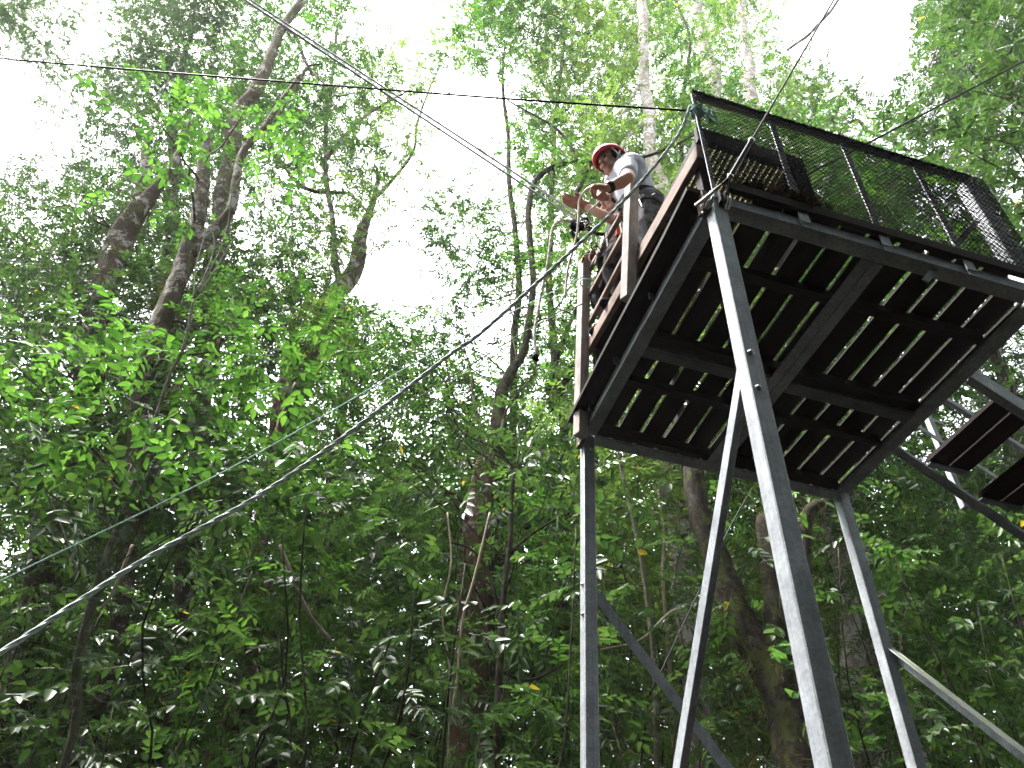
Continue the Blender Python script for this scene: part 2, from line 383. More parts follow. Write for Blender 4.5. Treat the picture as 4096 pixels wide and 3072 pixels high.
    b0 = on(2512, 1190, 0, -.050); t0 = on(2527, 752, 0, -.050); wpost(b0[0], b0[1], b0[2]-.02, t0[2], (0, t0[1]-b0[1]), .034)
    # horizontal timber rails
    def rail(pa, pb, x_, w_, th, mat=M_RAIL):
        a = on(*pa, 0, x_); b__ = on(*pb, 0, x_); m = MB(); m.bar(a, b__, w_, th, (0, 0, 1), .003); return m.build('timber_rail', mat, T)
    rail((2345, 1410), (2800, 604), .0, .10, .035)
    rail((2340, 1114), (2486, 856), -.006, .035, .03); rail((2340, 1216), (2494, 938), -.006, .035, .03); rail((2340, 1332), (2500, 1024), -.006, .035, .03)
    # splice plates with screws at A and B corners
    m = MB(); m.box((-.034, .012, H-.040), (-.002, .075, H+.085)); g = m.build('gusset_block', M_RUST, T)
    m = MB(); m.box((-.05, .06, H+.03), (-.036, .155, H+.085)); 
    for (px, py) in ((2806, 824), (2811, 850)):
        q = on(px, py, 0, -.036); m = MB(); m.ball(q, .008, 6, (.6, 1, 1)); m.build('screw', M_BOLT, g, True)
    q = on(2840, 808, 1, -.01); m = MB(); m.tube([q+np.array([0, .03, 0]), q+np.array([0, -.012, 0])], .013, 6); m.tube([q+np.array([0, -.012, 0]), q+np.array([0, -.03, 0])], .007, 8); m.build('bolt', M_BOLT, g)
    m = MB(); m.box((-.030, L-.03, H-.085), (-.002, L+.045, H+.035)); g = m.build('gusset_block', M_RUST, T)
    for (px, py) in ((2316, 1757), (2316, 1777)):
        q = on(px, py, 0, -.031); m = MB(); m.ball(q, .007, 6, (.6, 1, 1)); m.build('screw', M_BOLT, g, True)
    # black folded anchor plate on the near leg
    m = MB(); m.box((.022, -.006, H-.045), (.05, -.0015, H+.055)); m.box((.022, -.034, H-.03), (.026, -.006, H+.045)); m.box((.046, -.034, H-.03), (.050, -.006, H+.045))
    g = m.build('anchor_plate', M_BLACK, T); m = MB(); m.ball((.036, -.008, H+.004), .006, 6); m.build('screw', M_BOLT, g, True)
    # net
    x0, x1 = -.002, W+.012; z0, z1 = H+.11, H+RH+.026; cw, ch = .024, .0150
    nx = int((x1-x0)/cw); nz = int((z1-z0)/ch)
    segs = []
    def P_(i, j):
        return (x0+i*cw/2, z0+j*ch)
    for j in range(nz):
        for i in range(0, nx*2+1):
            if (i+j) % 2 == 0:
                a = (i, j)
                segs.append((a, (i, j+1) if False else (i+1, j+1)))
                segs.append((a, (i-1, j+1)))
    rr = .0023
    jit = {}
    def pos(n_):
        if n_ not in jit:
            x_, z_ = P_(*n_); x_ = min(max(x_, x0), x1); jit[n_] = np.array([x_+rng.normal(0, .0012), -.030-.006*math.sin(x_*9)*math.sin(z_*7)+rng.normal(0, .0008), z_+rng.normal(0, .001)])
        return jit[n_]
    V = []; F = []
    for a, b_ in segs:
        if b_[0] < 0 or b_[0] > nx*2: continue
        p, q = pos(a), pos(b_)
        # widen nodes so that openings read as flattened hexagons
        d = q-p; sx = np.sign(d[0])
        pts = [p+np.array([sx*.003, 0, 0]), q-np.array([sx*.003, 0, 0])]
        k = len(V)
        for c_ in pts:
            V += [c_+np.array([0, -rr, -rr]), c_+np.array([0, rr*1.2, 0]), c_+np.array([0, -rr, rr])]
        F += [(k, k+1, k+4, k+3), (k+1, k+2, k+5, k+4), (k+2, k, k+3, k+5)]
        if sx > 0:
            k = len(V); u_ = p-np.array([.003, 0, 0]); v_ = p+np.array([.003, 0, 0])
            for c_ in (u_, v_): V += [c_+np.array([0, -rr, -rr]), c_+np.array([0, rr*1.2, 0]), c_+np.array([0, -rr, rr])]
            F += [(k, k+1, k+4, k+3), (k+1, k+2, k+5, k+4), (k+2, k, k+3, k+5)]
    link('safety_net', quads_mesh('safety_net', np.array(V), np.array(F)), M_NET, T)
    # rolled top edge of the net over the rail
    m = MB(); xs = np.linspace(x0, W-.09, 60)
    m.tube([(x_, -.024+rng.normal(0, .002), H+RH+.012+rng.normal(0, .003)) for x_ in xs], .0085, 6); m.build('net_hem', M_NET, T)
    return T
TOWER = build_tower()

def build_step():
    # raised launching step of slats covered with wire, standing on the deck
    S = thing('launch_step', 'dark framed slatted timber step on the deck behind the net', 'step', (.3, .85, HH+.105))
    zt = 3.60; x0, x1, y0, y1 = .02, .585, .035, 1.60
    for x in (x0, x1-.05):
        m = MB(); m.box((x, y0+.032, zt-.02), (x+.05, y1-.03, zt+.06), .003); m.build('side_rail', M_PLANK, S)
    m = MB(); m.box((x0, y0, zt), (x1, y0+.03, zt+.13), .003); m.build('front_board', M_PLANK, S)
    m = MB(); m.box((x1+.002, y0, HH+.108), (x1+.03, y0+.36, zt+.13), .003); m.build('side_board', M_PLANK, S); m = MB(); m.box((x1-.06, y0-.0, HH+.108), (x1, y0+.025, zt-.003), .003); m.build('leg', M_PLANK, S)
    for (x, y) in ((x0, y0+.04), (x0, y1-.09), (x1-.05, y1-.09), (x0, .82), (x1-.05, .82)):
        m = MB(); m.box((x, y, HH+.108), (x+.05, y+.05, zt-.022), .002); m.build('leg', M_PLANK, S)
    m = MB(); n = 15
    for i in range(n):
        xx = x0+.06+(x1-x0-.12)*(i/(n-1)); m.box((xx-.011, y0+.035, zt+.02), (xx+.011, y1-.035, zt+.034), .002)
    m.build('slat_top', M_SLAT, S)
    m = MB()
    for yy in np.arange(y0+.05, y1-.04, .02): m.bar((x0+.052, yy, zt+.016), (x1-.052, yy, zt+.016), .0035, .0035)
    m.build('wire_cover', M_MESHW, S)
build_step()

def build_stairs():
    S = thing('access_stairs', 'steel stair with paired reddish timber treads descending from the platform', 'stairs', (W+.9, .9, GROUND))
    y1, y2 = 1.226, .562; sl_ = -.66
    xe = W+ (HH-GROUND)/.66
    for nm, y_, dy in (('stringer', y1, .05), ('stringer', y2, .05)):
        m = MB(); s_ = 1 if y_ > 1 else -1
        a = np.array([W+.0, y_, HH+.0]); b_ = np.array([xe, y_, HH+sl_*(xe-W)])
        m.bar(a+np.array([.0, 0, .045]), b_+np.array([0, 0, .045]), .09, .007, (0, 0, 1))
        m.bar(a+np.array([.0, -s_*.026, .0]), b_+np.array([0, -s_*.026, .0]), .045, .007, (0, 1, 0)); m.build(nm, M_STEEL, S)
    k = 0
    while True:
        x = W+.19+.273*k; z = HH-.045-.18*k
        if z < GROUND+.1: break
        tr = None
        for q in range(2):
            m = MB(); m.box((x+q*.143, y2+.02, z), (x+q*.143+.132, y1-.02, z+.03), .003); m.build('tread', M_TREAD, S)
        for yb_ in (y1-.028, y2+.028):
            m = MB(); m.bar((x+.0, yb_, z-.012), (x+.275, yb_, z-.012), .012, .04, (0, 0, 1)); m.build('tread_bracket', M_STEELD, S)
        k += 1
    # handrail on the far side
    a = on(3784, 1600, 1, y1+.01); b_ = on(4069, 1783, 1, y1+.01); d = b_-a
    m = MB(); m.bar(a-d*.35, a+d*7.5, .032, .032); m.build('handrail', M_STEEL, S)
    a2 = on(3886, 1846, 1, y1+.01); dd = d/np.linalg.norm(d)
    m = MB(); m.bar(a2-dd*.5, a2+dd*4.2, .03, .008, (0, 0, 1)); m.build('lower_rail', M_STEEL, S)
    for k_ in range(4):
        px = 2.14+k_*1.35; m = MB(); zb = HH+sl_*(px-W); za = a[2]+d[2]/d[0]*(px-a[0])
        m.bar((px, y1+.03, zb-.02), (px, y1+.03, za+.02), .036, .036, (1, 0, 0)); m.build('handrail_post', M_STEEL, S)
    m = MB(); q = on(3716, 1675, 1, y1+.03); q2 = on(3775, 1695, 1, y1+.03); m.bar(q, q2, .028, .008, (0, 0, 1)); m.build('link_bar', M_STEEL, S)
build_stairs()

# ------------------------------------------------------------------ foliage system
def unit(v): return v/(np.linalg.norm(v, axis=-1, keepdims=True)+1e-12)
def leaf_at(p, d, n, ln, wd, fold=.22, droop=.15, obov=False):
    """6 vertices, two quads: a leaf folded along its midrib"""
    s = np.cross(n, d); s /= np.linalg.norm(s)+1e-9
    a, b = (.62, .80) if obov else (.30, .68)
    w1, w2 = (.42, .40) if obov else (.46, .34)
    pt = lambda t, x, h: p+d*ln*t+s*wd*x+n*(h*wd-droop*ln*t*t)
    return [pt(0, 0, 0), pt(a, w1, fold), pt(b, w2, fold*.8), pt(1, 0, 0), pt(b, -w2, fold*.8), pt(a, -w1, fold)], [(0, 1, 2, 3), (0, 3, 4, 5)]
def make_spray(kind, r):
    V = []; F = []; T = []
    def addl(*a, **k):
        v, f = leaf_at(*a, **k); b = len(V); V.extend(v); F.extend([tuple(b+i for i in q) for q in f]); T.extend([r.uniform(0, 1)]*6)
    X = np.array([1., 0, 0]); Yv = np.array([0, 1., 0]); Z = np.array([0, 0, 1.])
    def twig(p, q, w_):
        b = len(V); d = unit(q-p); s = unit(np.cross(d, Z)+1e-3); u = np.cross(s, d)
        for c_, ww in ((p, w_), (q, w_*.5)):
            V.extend([c_+s*ww, c_+(-s*.5+u*.87)*ww, c_+(-s*.5-u*.87)*ww])
        F.extend([(b, b+1, b+4, b+3), (b+1, b+2, b+5, b+4), (b+2, b, b+3, b+5)]); T.extend([-1.]*6)
    if kind in ('ovate', 'lance', 'fine'):
        n = {'ovate': 9, 'lance': 12, 'fine': 14}[kind]; wd = {'ovate': .56, 'lance': .38, 'fine': .56}[kind]
        ln = {'ovate': .30, 'lance': .27, 'fine': .20}[kind]          # relative to spray length 1
        curve = lambda t: np.array([t, .10*math.sin(2.2*t+r0), -.16*t*t])
        r0 = r.uniform(0, 6)
        pts = [curve(t) for t in (0, .35, .7, 1)]
        for a, b in zip(pts[:-1], pts[1:]): twig(a, b, .007)
        for i in range(n):
            t = .14+.84*i/(n-1); sd_ = 1 if i % 2 else -1
            p = curve(t); ang = sd_*r.uniform(.6, 1.15) if i < n-1 else 0
            d = unit(np.array([math.cos(ang), math.sin(ang), r.uniform(-.35, .12)]))
            nn_ = unit(Z+r.normal(0, .28, 3)); nn_ = unit(nn_-d*(nn_@d)); l_ = ln*r.uniform(.72, 1.2)
            addl(p, d, nn_, l_, l_*wd, fold=r.uniform(.1, .3), droop=r.uniform(.02, .3))
    elif kind == 'rosette':
        tips = [(0, 0, 0)]+[(r.uniform(.45, .6), s_*r.uniform(.2, .4), r.uniform(-.1, .1)) for s_ in (-1, 1)]+[(.95, 0, -.06)]
        for tp in tips[1:]: twig(np.zeros(3), np.array(tp), .009)
        for tp in tips[1:]:
            a0 = r.uniform(0, 6)
            for i in range(7):
                th = a0+i*2*math.pi/7+r.normal(0, .15); d = unit(np.array([math.cos(th), math.sin(th), r.uniform(-.25, .35)]))
                nn_ = unit(Z+r.normal(0, .2, 3)); nn_ = unit(nn_-d*(nn_@d)); l_ = .34*r.uniform(.75, 1.15)
                addl(np.array(tp), d, nn_, l_, l_*.42, obov=True, droop=r.uniform(0, .2))
    elif kind == 'moss':
        for i in range(9):
            p = r.normal(0, .35, 3); d = unit(np.array([r.normal(0, .5), r.normal(0, .5), -1.])); nn_ = unit(r.normal(0, 1, 3)); nn_ = unit(nn_-d*(nn_@d)); l_ = r.uniform(.5, 1.2)
            addl(p, d, nn_, l_, l_*.10, droop=0)
    return np.array(V), np.array(F), np.array(T)
_sr = np.random.default_rng(3)
SPR = {k: [make_spray(k, _sr) for _ in range(7)] for k in ('ovate', 'lance', 'fine', 'rosette', 'moss')}
class Foliage:
    def __init__(s, odd=True): s.V = []; s.F = []; s.T = []; s.n = 0; s.odd = odd
    def put(s, kind, pos, size, up_jit=.45, outward=None, droop=.1):
        pos = np.atleast_2d(pos); m = len(pos)
        if m == 0: return
        size = np.full(m, size) if np.isscalar(size) else size
        pick = rng.integers(0, len(SPR[kind]), m)
        az = rng.uniform(0, 2*math.pi, m); d = np.stack([np.cos(az), np.sin(az), rng.normal(-droop, .3, m)], 1)
        if outward is not None: d = unit(outward*np.array([1.1, 1.1, .5])+d*.8+np.array([0, 0, -.12]))
        d = unit(d); n = unit(np.array([0, 0, 1.])+rng.normal(0, up_jit, (m, 3))); n = unit(n-d*np.sum(n*d, 1, keepdims=True)); b = np.cross(n, d)
        tone = rng.uniform(-.12, .12, m)
        for k in range(len(SPR[kind])):
            idx = np.where(pick == k)[0]
            if len(idx) == 0: continue
            Vt, Ft, Tt = SPR[kind][k]; R = np.stack([d[idx], b[idx], n[idx]], 1)        # rows are axes
            P = np.einsum('vk,mkj->mvj', Vt, R)*size[idx][:, None, None]+pos[idx][:, None]
            nv = len(Vt); F = Ft[None]+(np.arange(len(idx))*nv)[:, None, None]+s.n
            t = np.where(Tt[None] < 0, -1, np.clip(Tt[None]*.92+tone[idx][:, None], 0, .93))
            if kind != 'moss' and s.odd:
                k0 = int((Tt < 0).sum()); nl = (nv-k0)//6; od = np.repeat(rng.uniform(0, 1, (len(idx), nl)) < .0022, 6, axis=1); t[:, k0:] = np.where(od, 1.0, t[:, k0:])
            s.V.append(P.reshape(-1, 3)); s.F.append(F.reshape(-1, 4)); s.T.append(t.ravel()); s.n += nv*len(idx)
    def build(s, name, mat, parent):
        if not s.V: return None
        return link(name, quads_mesh(name, np.concatenate(s.V), np.concatenate(s.F), np.concatenate(s.T)), mat, parent)

def trunk_tube(m, pts, rad, n=12, rough=.08):
    """pts, rad control points -> knobbly tapered tube added to MB m"""
    P = catmull(pts, 7); R_ = np.interp(np.linspace(0, 1, len(P)), np.linspace(0, 1, len(rad)), rad)
    lens = np.r_[0, np.cumsum(np.linalg.norm(np.diff(P, axis=0), axis=1))]; tot = lens[-1]
    k = max(6, int(tot/max(.05, R_.mean()*.9))); k = min(k, 160); tt = np.linspace(0, tot, k)
    P = np.stack([np.interp(tt, lens, P[:, i]) for i in range(3)], 1); R_ = np.interp(tt, lens, R_)
    ph = rng.uniform(0, 6, 6)
    P[1:-1] += np.stack([np.sin(tt[1:-1]*2.3+ph[0]), np.sin(tt[1:-1]*1.9+ph[1]), tt[1:-1]*0], 1)*R_[1:-1, None]*.22
    b = len(m.v); m.tube(P, R_, n)
    vs = np.array(m.v[b:]); kk = len(P)
    for i in range(kk):
        for j in range(n):
            th = 2*math.pi*j/n; q = i*n+j
            f = 1+rough*(math.sin(th*3+ph[2]+tt[i]*1.7/max(R_[i]*8, .3))+.7*math.sin(th*5+ph[3]-tt[i]*3)+rng.normal(0, .6))
            vs[q] = P[i]+(vs[q]-P[i])*f
    m.v[b:] = [tuple(v) for v in vs]
    return P, R_
def wander(a, b, r0, r1, n=6, sag=.12):
    a = np.array(a, float); b = np.array(b, float); ln = np.linalg.norm(b-a); pts = [a]
    for i in range(1, n): t = i/n; pts.append(a+(b-a)*t+rng.normal(0, ln*.022, 3)+np.array([0, 0, ln*sag*math.sin(math.pi*t)]))
    pts.append(b); return pts, np.linspace(r0, r1, n+1)

# ------------------------------------------------------------------ the trees: trunks as drawn (pixel paths), D = distance from the camera over ground
TREES = []; CLEAR = []
def tree(name, label, cat, D, paths, mat=M_BARK, group=None, moss=0, leafm=M_LEAF, lean_root=None, own=True, clear=None):
    """paths: list of (list of (px, py, rpx)); the first one is rooted in the ground"""
    base = at(paths[0][0][0], paths[0][0][1], D)
    rx = base[:2] if lean_root is None else base[:2]+np.array(lean_root)
    T = thing(name, label, cat, (rx[0], rx[1], GROUND-.1), group)
    trunks = []
    for i, p in enumerate(paths):
        Di = D
        if clear is not None:
            q = np.array(p, float); k = np.linspace(0, len(q)-1, 30); CLEAR.append((np.stack([np.interp(k, np.arange(len(q)), q[:, j]) for j in range(3)], 1), D, clear[0], clear[1]))
        pts = [at(a, b, Di) for a, b, r in p]; rad = [r*slant(a, b, Di)/FPX for a, b, r in p]
        if i == 0 and pts[0][2] > GROUND:
            r0 = np.array([rx[0], rx[1], GROUND-.15]); pts = [r0, r0*.5+pts[0]*.5]+pts; rad = [rad[0]*1.5, rad[0]*1.12]+rad
        m = MB(); P, R_ = trunk_tube(m, pts, rad, 14 if max(rad) > .05 else 8)
        if i == 0: m0 = m
        else: m.build('limb', mat, T, True)
        trunks.append((P, R_))
        if moss:
            F = Foliage(); k = np.random.default_rng(i).integers(0, len(P), int(moss*len(P)*3)); k = k[P[k, 2] > .3]
            F.put('moss', P[k]+rng.normal(0, 1, (len(k), 3))*R_[k][:, None]*.75, R_[k]*rng.uniform(.35, .8, len(k)), up_jit=1.0); F.build('moss', M_MOSS, T)
    if own: TREES.append(dict(T=T, m0=m0, D=D, paths=trunks, mat=mat, leafm=leafm, fol=Foliage(), limbs=[], own=own))
    return T

tree('rainforest_tree', 'big mossy lichen blotched trunk at far left splitting into two stubby forks', 'tree', 7.5,
     [[(30, 2950, 75), (110, 2560, 70), (190, 2200, 64), (265, 1900, 58), (330, 1640, 56), (372, 1330, 52), (400, 1180, 50), (455, 1010, 50), (520, 900, 46), (590, 800, 30), (650, 725, 20), (720, 600, 12), (760, 480, 6)],
      [(465, 985, 34), (510, 880, 30), (560, 770, 28), (585, 690, 20), (580, 600, 12), (610, 500, 6)]], M_BARK, moss=2.2, leafm=M_LEAFD, clear=(600,1080))
tree('rainforest_tree', 'mossy tree whose dark trunk has a chalk white patch below its broken looking top', 'tree', 6.5,
     [[(430, 2700, 34), (520, 2150, 34), (560, 1640, 36), (660, 1240, 38), (750, 1010, 36), (800, 870, 30), (802, 740, 27), (812, 640, 24), (832, 560, 20), (840, 535, 15)],
      [(760, 1020, 26), (850, 920, 22), (925, 830, 20), (950, 720, 17), (975, 600, 15), (1060, 500, 12), (1130, 400, 9), (1200, 300, 6)]], M_BARK, moss=1.8, leafm=M_LEAF, clear=(500,1060))
tree('rainforest_tree', 'leaning grey mossy tree at top left crossed by the dark horizontal cable', 'tree', 8.5,
     [[(700, 2700, 44), (760, 2200, 42), (820, 1500, 40), (880, 900, 36), (945, 480, 30), (1010, 370, 27), (1075, 260, 22), (1110, 140, 18), (1170, 60, 17), (1235, -40, 15)],
      [(1140, 105, 7), (1190, 160, 7), (1235, 270, 6), (1300, 340, 5), (1350, 385, 4), (1420, 370, 3)],
      [(1080, 510, 9), (1150, 400, 8), (1215, 290, 7), (1240, 262, 5), (1290, 255, 3)]], M_BARK, moss=1.2, leafm=M_LEAF, clear=(-100,520))
tree('young_tree', 'slender straight grey green trunk leaning right beneath the thick rope at lower left', 'tree', 4.6,
     [[(255, 3060, 17), (310, 2680, 20), (370, 2430, 19), (430, 2220, 16), (490, 2060, 13), (545, 1900, 11), (610, 1700, 8), (680, 1500, 7), (735, 1390, 8), (775, 1200, 5)],
      [(370, 2430, 6), (290, 2230, 6), (235, 2080, 5), (180, 1960, 3)]], M_BARKG, leafm=M_LEAF, clear=(900,3100))
tree('old_tree', 'reddish trunk hung with pale roots behind the crossing ropes at lower left', 'tree', 8.0,
     [[(410, 2750, 30), (470, 2450, 28), (530, 2200, 26), (590, 2030, 22), (640, 1800, 18), (700, 1600, 15)]], M_BARKR, moss=.6, leafm=M_LEAFD, clear=(2000,2500))
tree('old_tree', 'thick trunk draped in root strands in the middle of the lower thicket', 'tree', 7.0,
     [[(1890, 3060, 70), (1880, 2700, 66), (1870, 2400, 60), (1905, 2150, 56), (1930, 1980, 46), (1945, 1840, 36)]], M_BARKR, moss=.8, leafm=M_LEAFD, clear=(1950,2350))
tree('young_tree', 'thin dark upright trunk of a bushy tree just left of the left tower leg', 'tree', 5.6,
     [[(1985, 3060, 17), (2000, 2700, 16), (2005, 2500, 14), (2020, 2300, 12), (2040, 2150, 11), (2045, 2000, 9), (2060, 1880, 6)],
      [(2005, 2480, 8), (1960, 2300, 7), (1890, 2200, 5), (1800, 2170, 3)], [(2030, 2230, 8), (2110, 2150, 6), (2200, 2090, 4), (2290, 2040, 3)],
      [(2000, 2680, 7), (2090, 2720, 6), (2180, 2700, 5), (2270, 2640, 3)]], M_BARKD, leafm=M_LEAFD, clear=(1900,3000))
tree('climbing_tree', 'dark gnarled tree arching left behind the two zip line workers', 'tree', 7.5,
     [[(1975, 2000, 34), (1985, 1700, 30), (2000, 1580, 26), (2050, 1480, 20), (2100, 1400, 16), (2120, 1250, 13), (2130, 1100, 13), (2120, 950, 12), (2115, 830, 12), (2135, 730, 12), (2190, 680, 11), (2260, 655, 10), (2330, 650, 9), (2420, 655, 8), (2560, 630, 6), (2680, 590, 5), (2780, 540, 4)],
      [(2310, 650, 9), (2290, 600, 7), (2240, 530, 6), (2170, 480, 5), (2080, 430, 4), (2030, 400, 3)],
      [(2280, 820, 7), (2315, 760, 9), (2345, 700, 7), (2365, 650, 4)]], M_BARKD, moss=.8, leafm=M_LEAF, clear=(400,1700))
tree('climbing_tree', 'upright dark trunk clad with climbing leaves left of the arching tree', 'tree', 9.0,
     [[(2040, 2000, 20), (2050, 1650, 16), (2060, 1350, 14), (2075, 1100, 12), (2065, 950, 11), (2040, 780, 10), (2035, 640, 9), (2030, 520, 8), (2010, 330, 6), (2020, 180, 4)],
      [(2200, 1640, 16), (2260, 1530, 15), (2330, 1430, 14), (2420, 1330, 12), (2520, 1240, 10)],
      [(2190, 1560, 12), (2230, 1420, 11), (2280, 1300, 9), (2330, 1180, 7)]], M_BARKD, moss=1.4, leafm=M_LEAF, clear=(900,1500))
tree('pale_tree', 'tall pale blotched trunk rising behind the man in the red helmet', 'tree', 8.5,
     [[(2650, 1500, 34), (2650, 1100, 32), (2645, 800, 30), (2620, 660, 26), (2595, 520, 23), (2590, 400, 22), (2570, 250, 21), (2575, 130, 20), (2565, -30, 18)],
      [(2590, 480, 9), (2500, 560, 8), (2470, 640, 6), (2440, 720, 4)], [(2580, 300, 7), (2520, 400, 6), (2450, 520, 5), (2410, 570, 3)]], M_BARKP, leafm=M_LEAFL, clear=(-100,1500))
tree('pale_tree', 'smooth grey white trunk above the net, left one of the pair', 'tree', 13,
     [[(2960, 900, 40), (2900, 600, 36), (2850, 320, 28), (2830, 230, 26), (2800, 120, 22), (2790, 0, 18), (2785, -60, 16)],
      [(2835, 240, 12), (2800, 150, 12), (2790, 90, 9), (2770, 40, 6)]], M_BARKP, leafm=M_LEAFL, clear=(-100,460))
tree('pale_tree', 'smooth grey white trunk above the net, right one of the pair', 'tree', 11,
     [[(3060, 900, 34), (3020, 650, 30), (3005, 420, 27), (2995, 280, 24), (2975, 150, 18), (2965, 30, 15), (2960, -60, 12)]], M_BARKP, leafm=M_LEAFL, clear=(-100,500))
tree('forked_tree', 'massive dark mossy tree forking in two behind the tower legs with a broken stub', 'tree', 5.7,
     [[(3185, 3060, 112), (3150, 2850, 102), (3100, 2720, 86), (3040, 2620, 68), (2988, 2520, 62), (2950, 2420, 57), (2915, 2330, 54), (2870, 2220, 49), (2830, 2120, 45), (2795, 2020, 41), (2775, 1920, 40), (2760, 1800, 36)],
      [(3150, 2860, 70), (3125, 2660, 55), (3102, 2480, 48), (3085, 2300, 43), (3066, 2160, 40), (3050, 2075, 34), (3046, 2062, 20)],
      [(3160, 2700, 44), (3185, 2450, 40), (3200, 2250, 37), (3207, 2130, 31), (3225, 2062, 27), (3268, 2018, 22), (3292, 2012, 14)]], M_BARKD, moss=2.4, leafm=M_LEAF, clear=(1800,3100))
tree('pale_tree', 'pale peeling trunk seen between the near and the far right tower leg', 'tree', 8.5,
     [[(3420, 2800, 40), (3415, 2600, 44), (3385, 2400, 38), (3350, 2250, 30), (3325, 2100, 27), (3310, 1980, 24), (3290, 1800, 20)]], M_BARKP, leafm=M_LEAF, clear=(1950,2700))
tree('sapling', 'thin greenish pole of a sapling between the left tower leg and the crossing braces', 'tree', 6.0,
     [[(2630, 3060, 13), (2625, 2800, 12), (2615, 2620, 11), (2590, 2400, 10), (2560, 2220, 9), (2520, 2020, 8), (2490, 1900, 7), (2470, 1780, 5)]], M_BARKG, leafm=M_LEAFL, clear=(1800,3100))
tree('sapling', 'pale crooked sapling just right of the thin green pole behind the braces', 'tree', 7.5,
     [[(2690, 2900, 9), (2680, 2700, 9), (2665, 2500, 8), (2650, 2300, 7), (2655, 2150, 6), (2640, 2000, 5)]], M_LIANA, leafm=M_LEAFL, clear=(1900,2900))
tree('leaning_tree', 'thick dark branchless trunk leaning right against the white gap left of centre', 'tree', 12,
     [[(1120, 2300, 50), (1140, 1900, 48), (1180, 1600, 44), (1290, 1290, 42), (1350, 1180, 38), (1420, 1050, 32), (1450, 940, 26), (1480, 840, 14), (1520, 700, 8)],
      [(1490, 800, 8), (1570, 720, 7), (1650, 610, 6), (1668, 500, 5), (1700, 400, 4), (1760, 260, 3)]], M_BARK, moss=.6, leafm=M_LEAFL, clear=(900,1200))
tree('old_tree', 'reddish brown trunk with dangling pale roots above the thin teal rope', 'tree', 9.0,
     [[(1000, 2600, 40), (1040, 2200, 36), (1090, 1850, 32), (1115, 1680, 30), (1140, 1560, 28), (1150, 1440, 20), (1180, 1300, 13)]], M_BARKR, moss=.8, leafm=M_LEAFL, clear=(1450,1800))
tree('broad_leaved_tree', 'near tree with glossy paddle shaped leaves hanging in from the upper right', 'tree', 5.2,
     [[(4700, 2600, 60), (4600, 1500, 56), (4520, 900, 50), (4430, 500, 40), (4330, 200, 28)],
      [(4430, 560, 14), (4200, 420, 11), (4080, 260, 9), (3940, 200, 7), (3760, 180, 4)], [(4500, 900, 13), (4300, 760, 9), (4120, 560, 7), (3900, 620, 5), (3760, 640, 3)],
      [(4330, 220, 10), (4150, 60, 7), (3800, 20, 6), (3760, 160, 5), (3700, 300, 3)]], M_BARK, leafm=M_LEAFD)
tree('rainforest_tree', 'brown trunk beyond the stair at the right edge of the picture', 'tree', 9.0,
     [[(4100, 2600, 30), (4080, 2100, 30), (4060, 1700, 28), (4040, 1600, 26), (3990, 1430, 22), (3975, 1250, 18), (3900, 1050, 14)]], M_BARK, moss=.3, leafm=M_LEAFD, clear=(1300,1700))
tree('rainforest_tree', 'twiggy tree above the middle of the net with bare crooked twigs', 'tree', 12,
     [[(3700, 1600, 34), (3650, 1200, 28), (3560, 900, 20), (3480, 700, 12), (3400, 600, 9), (3350, 520, 6)],
      [(3640, 610, 8), (3560, 560, 8), (3480, 530, 7), (3430, 480, 6), (3380, 500, 4)], [(3150, 200, 5), (3220, 150, 6), (3300, 70, 6), (3370, -20, 5)]], M_BARK, leafm=M_LEAFL, clear=(-50,620))
tree('rainforest_tree', 'fine leaved dark crowned tree standing against the white sky at top left', 'tree', 11,
     [[(640, 1500, 44), (680, 1100, 36), (690, 800, 28), (700, 600, 22), (690, 450, 17), (720, 300, 12), (760, 150, 8), (780, 40, 5)],
      [(690, 540, 9), (620, 420, 8), (560, 340, 7), (520, 220, 4)], [(700, 500, 10), (780, 420, 8), (840, 330, 6), (880, 250, 4)]], M_BARKD, leafm=M_LEAFD)
tree('rainforest_tree', 'tree with thin drooping branches left of the bright central gap', 'tree', 10,
     [[(1300, 2300, 24), (1330, 1900, 20), (1380, 1500, 17), (1360, 1200, 14), (1330, 900, 11), (1300, 600, 9), (1330, 300, 7), (1350, 100, 5)],
      [(1100, 620, 5), (1180, 720, 7), (1260, 765, 8), (1340, 770, 7), (1400, 780, 6), (1490, 870, 4)],
      [(1040, 600, 6), (1120, 640, 5), (1200, 700, 4)], [(1300, 640, 9), (1420, 500, 7), (1530, 420, 5), (1640, 360, 3)]], M_BARK, leafm=M_LEAF, clear=(600,900))
tree('rainforest_tree', 'light green crowned tree above the centre of the picture with thin hanging stems', 'tree', 10,
     [[(2250, 2300, 24), (2260, 1800, 20), (2200, 1200, 14), (2210, 700, 10), (2230, 400, 8), (2260, 150, 6), (2280, -20, 5)],
      [(2230, 420, 6), (2150, 300, 5), (2100, 200, 3)], [(2720, 700, 9), (2730, 500, 8), (2740, 330, 7), (2760, 150, 5), (2700, 0, 4)]], M_BARKD, leafm=M_LEAFL, clear=(100,720))

